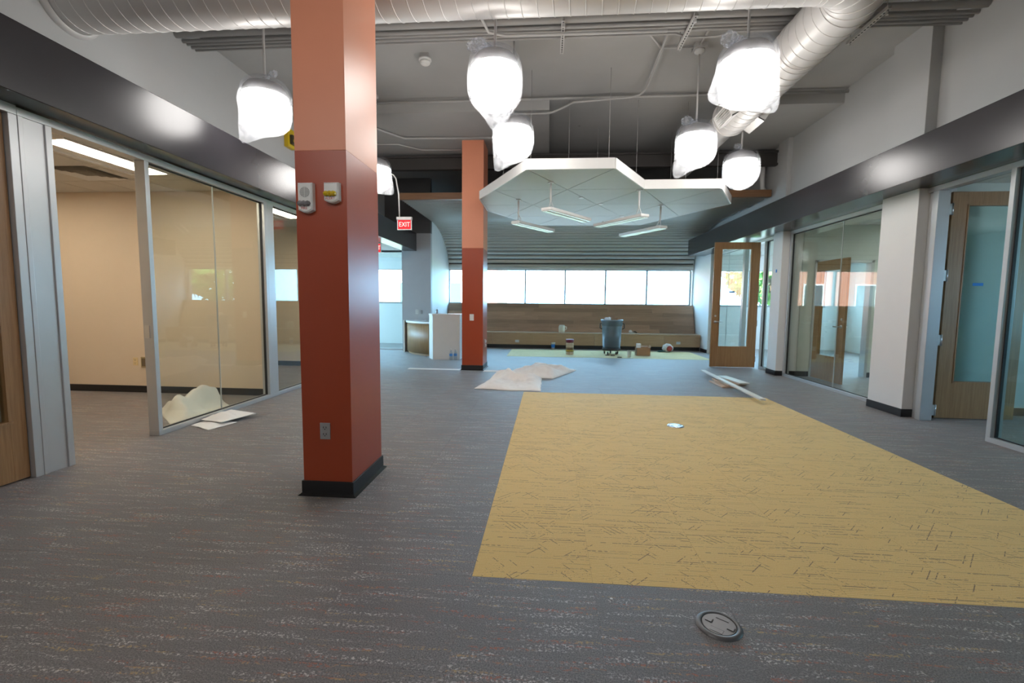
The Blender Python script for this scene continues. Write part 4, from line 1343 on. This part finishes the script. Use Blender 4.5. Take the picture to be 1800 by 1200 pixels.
crumple('plastic_sheet', quad((-3.55, 11.80), (-3.05, 11.62), (-3.05, 12.1), (-3.5, 12.2)), 16, 12, PAPER, 'crumpled white sheet lying on the curved counter', 'sheet',
        lambda u, v, x, y_: .886 + .05 * max(0, N3(x, y_, 7, 2) + .2), .003)

# =================================================================== THINGS ON THE FLOOR
# floor boxes
def floor_box(x, y, r, label, m, rot=0):
    t = thing('floor_box_cover', (x, y, 0), label, 'floor box')
    z = .0005
    obj('rim', MB().lathe([(r, z), (r - .002, z + .004), (r - .012, z + .010), (r - .022, z + .0105), (r - .024, z + .006), (r - .024, z)], (x, y, 0), 48, caps=False), m, t)
    Rl = r - .0265
    lid = MB().lathe([(Rl, z + .001), (Rl, z + .007), (Rl - .002, z + .0085)], (x, y, 0), 48)
    o = obj('lid', lid, m, t)
    def rb(a, b, c, d, z0, z1):
        q = B(a, b, c, d, z0, z1)
        ca, sa = math.cos(rot), math.sin(rot)
        q.v = [(x + v[0] * ca - v[1] * sa, y + v[0] * sa + v[1] * ca, v[2]) for v in q.v]
        return q
    k = r / .098
    for (a, b) in ((-.056, -.030), (.036, .062)):
        obj('hinge_tab', rb(a * k, b * k, -.012 * k, .012 * k, z + .0085, z + .012), m, o)
        obj('hinge_gap', MB().add(rb((b) * k, (b + .005) * k, -.013 * k, .013 * k, z + .0084, z + .0090).v, rb(0, 1, 0, 1, 0, 1).f), ALU_D, o)
    for sgn in (-1, 1):
        obj('cable_flap', rb(-.022 * k, .030 * k, sgn * .036 * k, sgn * .060 * k, z + .0083, z + .0100), m, o)
        obj('flap_groove', rb(-.024 * k, .032 * k, sgn * .0325 * k, sgn * .036 * k, z + .0083, z + .0088), ALU_D, o)
floor_box(.762, 1.938, .096, 'round slate floor box cover in the grey carpet before the yellow field', LIDGREY, -.62)
floor_box(1.48, 5.275, .095, 'round metal floor box cover in the yellow carpet', mat('floor_box_steel', (.55, .57, .60), .22, .85), .3)

# strips on the floor at the far column
obj('floor_strip', B(-2.90, -1.80, 9.18, 9.33, .001, .006), PAPER, label='flat white strip on the carpet between pedestal and far column', cat='strip')
obj('floor_strip', B(-1.30, -.45, 9.06, 9.27, .001, .006), PAPER, label='flat white strip on the carpet between far column and drop cloth', cat='strip')

# drop cloth
random.seed(3)
def cloth_h(u, v, x, y_):
    e = min(u, 1 - u, v, 1 - v)
    b = .02 + .05 * max(0, N3(x, y_, 3.2, 5) + .25) + .035 * abs(N3(x, y_, 6.5, 9)) + .012 * N3(x, y_, 16, 4)
    ridge = math.exp(-((v - .80 - .08 * math.sin(u * 7)) / .10) ** 2) * .12 + math.exp(-((u - .16 - .2 * v) / .07) ** 2) * .05
    return max(.001, (b + ridge) * .85 * min(1, e * 7) ** .6)
crumple('drop_cloth', lambda u, v: (quad((-1.18, 7.22), (-.10, 7.12), (-.10, 8.35), (-.98, 8.55))(u, v)[0] + .02 * N3(u * 3, v * 3, 2, 1), quad((-1.18, 7.22), (-.10, 7.12), (-.10, 8.35), (-.98, 8.55))(u, v)[1] + .03 * math.sin(u * 9)), 46, 46, CLOTH,
        'off-white canvas drop cloth spread flat at the corner of the yellow carpet', 'cloth', cloth_h, .005)
def cloth2_h(u, v, x, y_):
    e = min(u, 1 - u, v, 1 - v)
    b = .05 + .09 * max(0, N3(x, y_, 3.0, 15) + .3) + .05 * abs(N3(x, y_, 6, 19)) + .012 * N3(x, y_, 15, 4)
    r = math.exp(-((v - .35 - .1 * math.sin(u * 5)) / .22) ** 2) * .08 + math.exp(-((v - .78) / .13) ** 2) * .05
    return max(.002, (b + r) * .85 * min(1, e * 6) ** .6)
crumple('drop_cloth', lambda u, v: quad((-.92, 8.58), (.10, 8.38), (.60, 9.50), (-.20, 9.85))(u, v) if u < 2 else None, 50, 34, CLOTH,
        'bunched off-white canvas drop cloth trailing towards the bench', 'cloth', cloth2_h, .005)

# lumber
def board(a, b, w, h, label, group='scrap boards by the yellow carpet', m=PINE):
    return obj('wood_board', MB().beam(a, b, w, h), m, label=label, cat='board', group=group, bevel=.002)
PAINTED = mat('primed_board', (.68, .66, .62), .4)
board((2.99, 8.48, .011), (3.00, 7.86, .011), .11, .020, 'short bare board at the bottom of the stack nearest the yellow field')
board((3.12, 8.60, .011), (3.10, 7.88, .011), .10, .020, 'short bare board beside the bottom one of the stack')
board((3.10, 8.62, .034), (3.13, 7.90, .034), .13, .020, 'bare board in the middle of the little stack')
board((3.28, 8.85, .034), (3.36, 8.05, .034), .15, .020, 'bare board on the far side of the little stack')
obj('board_block', B(3.22, 3.42, 8.1, 8.75, .0, .022), PINE, label='small offcut hidden under the stacked boards', cat='board', group='scrap boards by the yellow carpet')
board((3.28, 8.80, .057), (3.37, 8.00, .057), .17, .020, 'wide primed white board on top of the stack', m=PAINTED)
board((3.115, 9.36, .080), (3.005, 6.53, .080), .085, .022, 'long primed white batten laid across the board stack', m=PAINTED)

# paper at the left glass
random.seed(5)
crumple('masking_paper', quad((-4.85, 5.25), (-4.13, 4.62), (-4.10, 5.55), (-4.75, 6.10)), 34, 34, KRAFT, 'heap of beige masking paper behind the office glass', 'paper',
        lambda u, v, x, y_: max(.002, (.28 * math.exp(-(((u - .52) / .17) ** 2 + ((v - .62) / .42) ** 2)) + .05 * abs(N3(x, y_, 5, 3)) + .10 * math.exp(-((v - .1 - .2 * u) / .1) ** 2)) * min(1, min(u, 1 - u, v, 1 - v) * 8)), .004)
crumple('paper_sheet', quad((-3.93, 4.66), (-3.60, 4.50), (-3.52, 4.84), (-3.93, 4.95)), 14, 14, PAPER, 'pinkish white paper sheet on the carpet at the office glass', 'paper',
        lambda u, v, x, y_: .003 + .02 * max(0, N3(x, y_, 6, 8)), .003)
crumple('paper_sheet', quad((-3.93, 4.80), (-3.62, 4.72), (-3.45, 5.08), (-3.93, 5.30)), 18, 14, PAPER, 'brighter crumpled paper sheet overlapping its neighbour at the office glass', 'paper',
        lambda u, v, x, y_: .03 + .06 * max(0, N3(x, y_, 6, 18) + .2) * min(1, min(u, 1 - u, v, 1 - v) * 6) + .02 * u * v, .003)

# trash can
tx_, ty_ = 1.76, 12.78
tc = thing('trash_can', (tx_, ty_, 0), 'grey wheeled trash can filled with debris on the pale yellow carpet', 'trash can')
obj('body', MB().lathe([(.215, .185), (.235, .20), (.265, .70), (.272, .78), (.268, .79), (.285, .80), (.288, .93)], (tx_, ty_, 0), 40, caps=False).lathe([(.235, .20), (.001, .195)], (tx_, ty_, 0), 40, caps=False), GREYPL, tc)
obj('rim', MB().lathe([(.275, .925), (.300, .93), (.306, .945), (.300, .96), (.278, .962), (.270, .93)], (tx_, ty_, 0), 40, caps=False), mat('bin_rim_grey', (.22, .27, .30), .4), tc)
for sgn in (-1, 1):
    obj('handle', MB().tube([(tx_ + sgn * .285, ty_ - .05, .86), (tx_ + sgn * .325, ty_ - .05, .85), (tx_ + sgn * .33, ty_ - .05, .73), (tx_ + sgn * .27, ty_ - .05, .70)], .013, 8), mat('bin_handle', (.03, .04, .045), .5), tc)
dl = obj('dolly', MB().lathe([(.24, .115), (.25, .12), (.25, .17), (.24, .185)], (tx_, ty_, 0), 32), mat('dolly_black', (.03, .032, .035), .5), tc)
for i in range(5):
    a = 2 * PI * i / 5 + .3
    cx, cy = tx_ + .19 * math.cos(a), ty_ + .19 * math.sin(a)
    obj('caster', MB().lathe([(.038, -.013), (.04, 0), (.038, .013)], (cx, cy, .041), 16, axis='x').box(cx - .02, cx - .016, cy - .015, cy + .015, .03, .116).box(cx + .016, cx + .02, cy - .015, cy + .015, .03, .116), BLACKRUB, dl)
db = MB()
random.seed(9)
db.lathe([(.27, .86), (.2, .93), (.08, .95), (.001, .955)], (tx_, ty_, 0), 20)
obj('debris_fill', db, KRAFT, tc)
for i, (dx, dy, dz, c_) in enumerate(((.02, -.05, 1.0, CARD), (.10, .03, .99, CARD), (-.12, -.08, .98, PAPER), (.0, .1, .98, KRAFT))):
    q = MB().box(-.08, .08, -.05, .05, -.035, .035)
    mt = Matrix.Translation((tx_ + dx, ty_ + dy, dz)) @ Matrix.Rotation(.5 + i, 4, 'Z') @ Matrix.Rotation(.5 - .3 * i, 4, 'X')
    obj('scrap', q.xform(mt), c_, tc)

# cups, jar, carton, bundle
def cup(name, x, y, z, r0, r1, h, m, label, band=None, lid=None):
    t = thing(name, (x, y, z), label, 'cup')
    obj('cup_wall', MB().lathe([(r0, z), (r1, z + h), (r1 + .004, z + h), (r1 + .004, z + h + .006), (r1 - .002, z + h + .006), (r0 - .003, z + .004), (.001, z + .004)], (x, y, 0), 24, caps=False).lathe([(r0, z), (.001, z)], (x, y, 0), 24, caps=False), m, t)
    if band:
        obj('printed_band', MB().lathe([(r0 + (r1 - r0) * .25 + .0015, z + h * .25), (r0 + (r1 - r0) * .8 + .0015, z + h * .8)], (x, y, 0), 24, caps=False), band, t)
    if lid:
        obj('lid', MB().lathe([(r1 + .006, z + h), (r1 + .006, z + h + .012), (r1 - .01, z + h + .02), (.001, z + h + .02)], (x, y, 0), 24), lid, t)
BLUE = mat('blue_print', (.02, .20, .62), .5)
cup('paper_cup', .16, 13.90, .003 * 0, .045, .062, .19, WHITEP, 'tall blue and white paper cup standing before the bench', BLUE, WHITEP)
cup('foam_cup', 2.13, 12.10, .003, .038, .055, .17, PAPER, 'plain white cup on the pale yellow carpet beside the carton')
t = thing('snack_jar', (.60, 12.50, .003), 'tall clear snack jar with maroon lid and printed sides', 'jar')
obj('jar_body', MB().lathe([(.095, .003), (.105, .015), (.105, .30), (.095, .33)], (.60, 12.50, 0), 8, False), mat('jar_cream', (.55, .44, .32), .3, var=.3, vscale=14), t)
obj('label_wrap', MB().lathe([(.107, .08), (.107, .20)], (.60, 12.50, 0), 8, False, caps=False), mat('jar_label', (.16, .10, .05), .4, var=.7, vscale=20), t)
obj('label_stripe', MB().lathe([(.1085, .10), (.1085, .13)], (.60, 12.50, 0), 8, False, caps=False), mat('jar_gold', (.55, .42, .05), .4), t)
obj('lid', MB().lathe([(.10, .33), (.108, .335), (.108, .41), (.10, .42)], (.60, 12.50, 0), 24), mat('maroon_lid', (.16, .012, .035), .4), t)
t = thing('carton', (2.58, 12.60, .003), 'open brown cardboard carton on the pale yellow carpet', 'box')
cx0, cx1, cy0, cy1, cz = 2.40, 2.76, 12.48, 12.74, .22
for a in ((cx0, cx1, cy0, cy0 + .006), (cx0, cx1, cy1 - .006, cy1), (cx0, cx0 + .006, cy0, cy1), (cx1 - .006, cx1, cy0, cy1)):
    obj('side', B(*a, .004, cz), CARD, t)
obj('bottom', B(cx0, cx1, cy0, cy1, .003, .009), CARD, t)
obj('flap', MB().beam((cx1, 12.61, cz), (cx1 + .02, 12.61, cz + .06), .26, .005), CARD, t)
obj('flap', MB().beam((cx0 + .2, cy1, cz), (cx0 + .2, cy1 + .07, cz + .03), .3, .005), CARD, t)
obj('paper_packet', MB().box(cx0 + .0, cx0 + .115, cy0 + .03, cy0 + .12, .012, .33), PAPER, bevel=.01, label='white paper packet sticking up out of the carton', cat='packet')
t = thing('rag_bundle', (3.50, 13.60, .003), 'rolled bundle of red and white rags on the carpet edge', 'rags')
vs, fs, n1, n2 = [], [], 12, 20
for j in range(n1 + 1):
    th = PI * j / n1
    for i in range(n2):
        a = 2 * PI * i / n2
        q = Vector((math.sin(th) * math.cos(a), math.sin(th) * math.sin(a), math.cos(th)))
        k = 1 + .18 * mnoise.noise(q * 2.5) + .08 * mnoise.noise(q * 7)
        vs.append((3.50 + q.x * .15 * k, 13.60 + q.y * .14 * k, max(.004, .125 + q.z * .125 * k)))
for j in range(n1):
    for i in range(n2):
        fs.append((j * n2 + i, j * n2 + (i + 1) % n2, (j + 1) * n2 + (i + 1) % n2, (j + 1) * n2 + i))
obj('white_wrap', MB().add(vs, fs, True), mat('rag_white', (.62, .57, .55), .9, var=.3, vscale=18), t)
obj('red_core', MB().lathe([(.085, 13.472), (.075, 13.452), (.04, 13.447), (.001, 13.45)], (3.52, 0, .115), 14, axis='y'), mat('rag_red', (.30, .05, .045), .9, var=.5, vscale=30), t)
obj('loose_end', MB().beam((3.22, 13.58, .022), (3.42, 13.60, .04), .16, .03), mat('rag_teal', (.05, .12, .13), .9), t, bevel=.01)
# small debris near the can
for i, (x, y, lb) in enumerate(((1.60, 12.42, 'small dark scrap on the carpet under the wheeled can'), (1.74, 12.36, 'second small dark scrap by the can wheels'), (1.86, 11.98, 'dark strip of debris on the edge of the pale yellow carpet'))):
    obj('debris_scrap', MB().prism([(x - .05, y - .02), (x + .06, y - .03), (x + .05, y + .02), (x - .04, y + .03)], .003, .022), mat('dark_debris', (.03, .03, .03), .7), label=lb, cat='debris')
# on the bench
t = thing('jug', (.43, 14.34, .49), 'cream plastic jug with handle standing on the bench', 'jug')
CREAM = mat('cream_plastic', (.72, .70, .58), .4)
obj('jug_body', MB().lathe([(.085, .49), (.095, .50), (.10, .66), (.085, .70), (.08, .72)], (.43, 14.34, 0), 20), CREAM, t)
obj('handle', MB().tube([(.51, 14.30, .68), (.565, 14.30, .67), (.57, 14.30, .60), (.52, 14.30, .56)], .012, 8), CREAM, t)
t = thing('tape_gun', (2.60, 14.36, .49), 'small white and dark tool lying on the bench', 'tool')
obj('tool_body', MB().box(2.50, 2.66, 14.33, 14.38, .49, .53), mat('tool_white', (.6, .58, .55), .5), t, bevel=.01)
obj('tool_grip', MB().tube([(2.62, 14.36, .52), (2.68, 14.34, .55), (2.74, 14.33, .51)], .018, 8), ALU_D, t)
obj('tool_roll', MB().lathe([(.05, -.02), (.05, .02)], (2.55, 14.36, .545), 16, axis='y'), PAPER, t)
# bottles at the pedestal
def bottle(x, y, label, s_=1.0):
    t = thing('water_bottle', (x, y, 0), label, 'bottle', 'water bottles at the pedestal')
    PET = MATS.get('pet') or glass_mat('pet', (.86, .92, .96, 1), 2.0)
    obj('bottle_body', MB().lathe([(.036, .002), (.04, .012), (.038, .05), (.04, .06), (.040, .15), (.034, .19), (.016, .235), (.014, .25)], (x, y, 0), 20), PET, t)
    obj('label_band', MB().lathe([(.0412, .10), (.0412, .155)], (x, y, 0), 20, caps=False), mat('bottle_label', (.10, .32, .72), .4), t)
    obj('screw_cap', MB().lathe([(.016, .25), (.016, .272), (.012, .276)], (x, y, 0), 16), WHITEP, t)
bottle(-2.33, 10.80, 'clear water bottle standing before the middle of the white pedestal')
bottle(-2.23, 10.84, 'clear water bottle at the pedestal edge towards the far column')
# sanitizer things on the pedestal top
def soap(x, y, lb):
    t = thing('soap_bottle', (x, y, 1.11), lb, 'bottle')
    obj('bottle_body', MB().lathe([(.03, 1.11), (.032, 1.12), (.032, 1.20), (.012, 1.22)], (x, y, 0), 16), CLEARL, t)
    obj('pump', MB().tube([(x, y, 1.22), (x, y, 1.26), (x + .03, y, 1.262)], .006, 6), WHITEP, t)
soap(-2.78, 11.25, 'small pump bottle on the pedestal cap')

# =================================================================== OUTSIDE
struct('added_paving', B(-70, 70, YF + .25, 30, -.6, -.1), mat('added_paving_grey', (.26, .26, .25), .9), 'paving added outside the windows to cut the green light bounce', cat='added_paving')  # paving added so sunlit grass bounces less green light indoors
struct('ground', B(-70, 70, 30, 120, -.6, -.1), foliage_mat('grass', (.10, .20, .04, 1), (.18, .30, .07, 1)), 'lawn outside the windows', cat='lawn')
struct('paving', B(9.6, 70, -40, YF + .25, -.6, -.1), mat('paving_grey', (.45, .45, .44), .9), 'pale paving outside the side windows', cat='paving')
bd = thing('brick_building', (-18, 44, -.1), 'red brick building across the lawn', 'building')
obj('wall', B(-36, -4.5, 40, 50, -.1, 7.5), brick_wall(), bd)
obj('parapet', B(-36.2, -4.3, 39.8, 50, 7.5, 8.0), WHITE, bd)
for i in range(7):
    x = -33 + i * 4.1
    f_ = obj('window', B(x - .8, x + .8, 39.92, 40.02, 1.0, 3.2), WHITEM, bd)
    obj('pane', B(x - .7, x + .7, 39.88, 39.93, 1.1, 3.1), mat('dark_pane', (.05, .07, .08), .1), f_)
def tree(x, y, h, r, lb, m, seed):
    t = thing('tree', (x, y, -.1), lb, 'tree', 'trees across the lawn')
    random.seed(seed)
    obj('trunk', MB().tube([(x, y, -.1), (x + .1, y, h * .35), (x - .1, y + .1, h * .6)], [.22, .17, .08], 8), mat('bark', (.12, .08, .05), .9), t)
    q = MB()
    for i in range(1400):
        a, b = random.uniform(0, 2 * PI), math.acos(random.uniform(-1, 1))
        k = random.uniform(.55, 1.0) ** .5
        c = Vector((x + r * k * math.sin(b) * math.cos(a), y + r * k * math.sin(b) * math.sin(a), h * .62 + h * .38 * k * math.cos(b)))
        s_ = random.uniform(.18, .38)
        u = Vector((random.gauss(0, 1), random.gauss(0, 1), random.gauss(0, 1))).normalized()
        v = u.orthogonal().normalized()
        q.add([c - u * s_, c + v * s_ * .6, c + u * s_, c - v * s_ * .6], [(0, 1, 2, 3)])
    obj('foliage', q, m, t, kind='stuff')
GR1 = foliage_mat('leaf_green', (.06, .16, .03, 1), (.16, .30, .06, 1))
GR2 = foliage_mat('leaf_dark', (.04, .11, .03, 1), (.10, .22, .06, 1))
tree(17, 34, 7.5, 3.2, 'broad green tree across the lawn', GR1, 1)
tree(24, 38, 8.5, 3.8, 'tall green tree behind the broad one', GR2, 2)
tree(31, 35, 7.0, 3.4, 'round green tree at the lawn edge', GR1, 3)
tree(12.5, 27, 5.5, 2.4, 'small tree close to the windows', GR1, 5)

obj('paper_scrap', MB().prism([(.312, 2.072), (.324, 2.070), (.326, 2.080), (.314, 2.082)], .001, .004), PAPER, label='tiny white paper scrap on the grey carpet before the yellow field', cat='scrap')
obj('tape_dot', B(4.524, 4.53, 9.56, 9.60, 2.05, 2.11), TAPE, label='small blue tape mark on the narrow white pier', cat='tape')
conduit([(4.45, 10.25, 4.595), (4.45, 10.25, 4.05), (4.47, 10.27, 3.86), (4.60, 10.30, 3.74)], .05, 'thick pale pipe dropping from the bulkhead beside the slatted soffit', m=PIPEW)
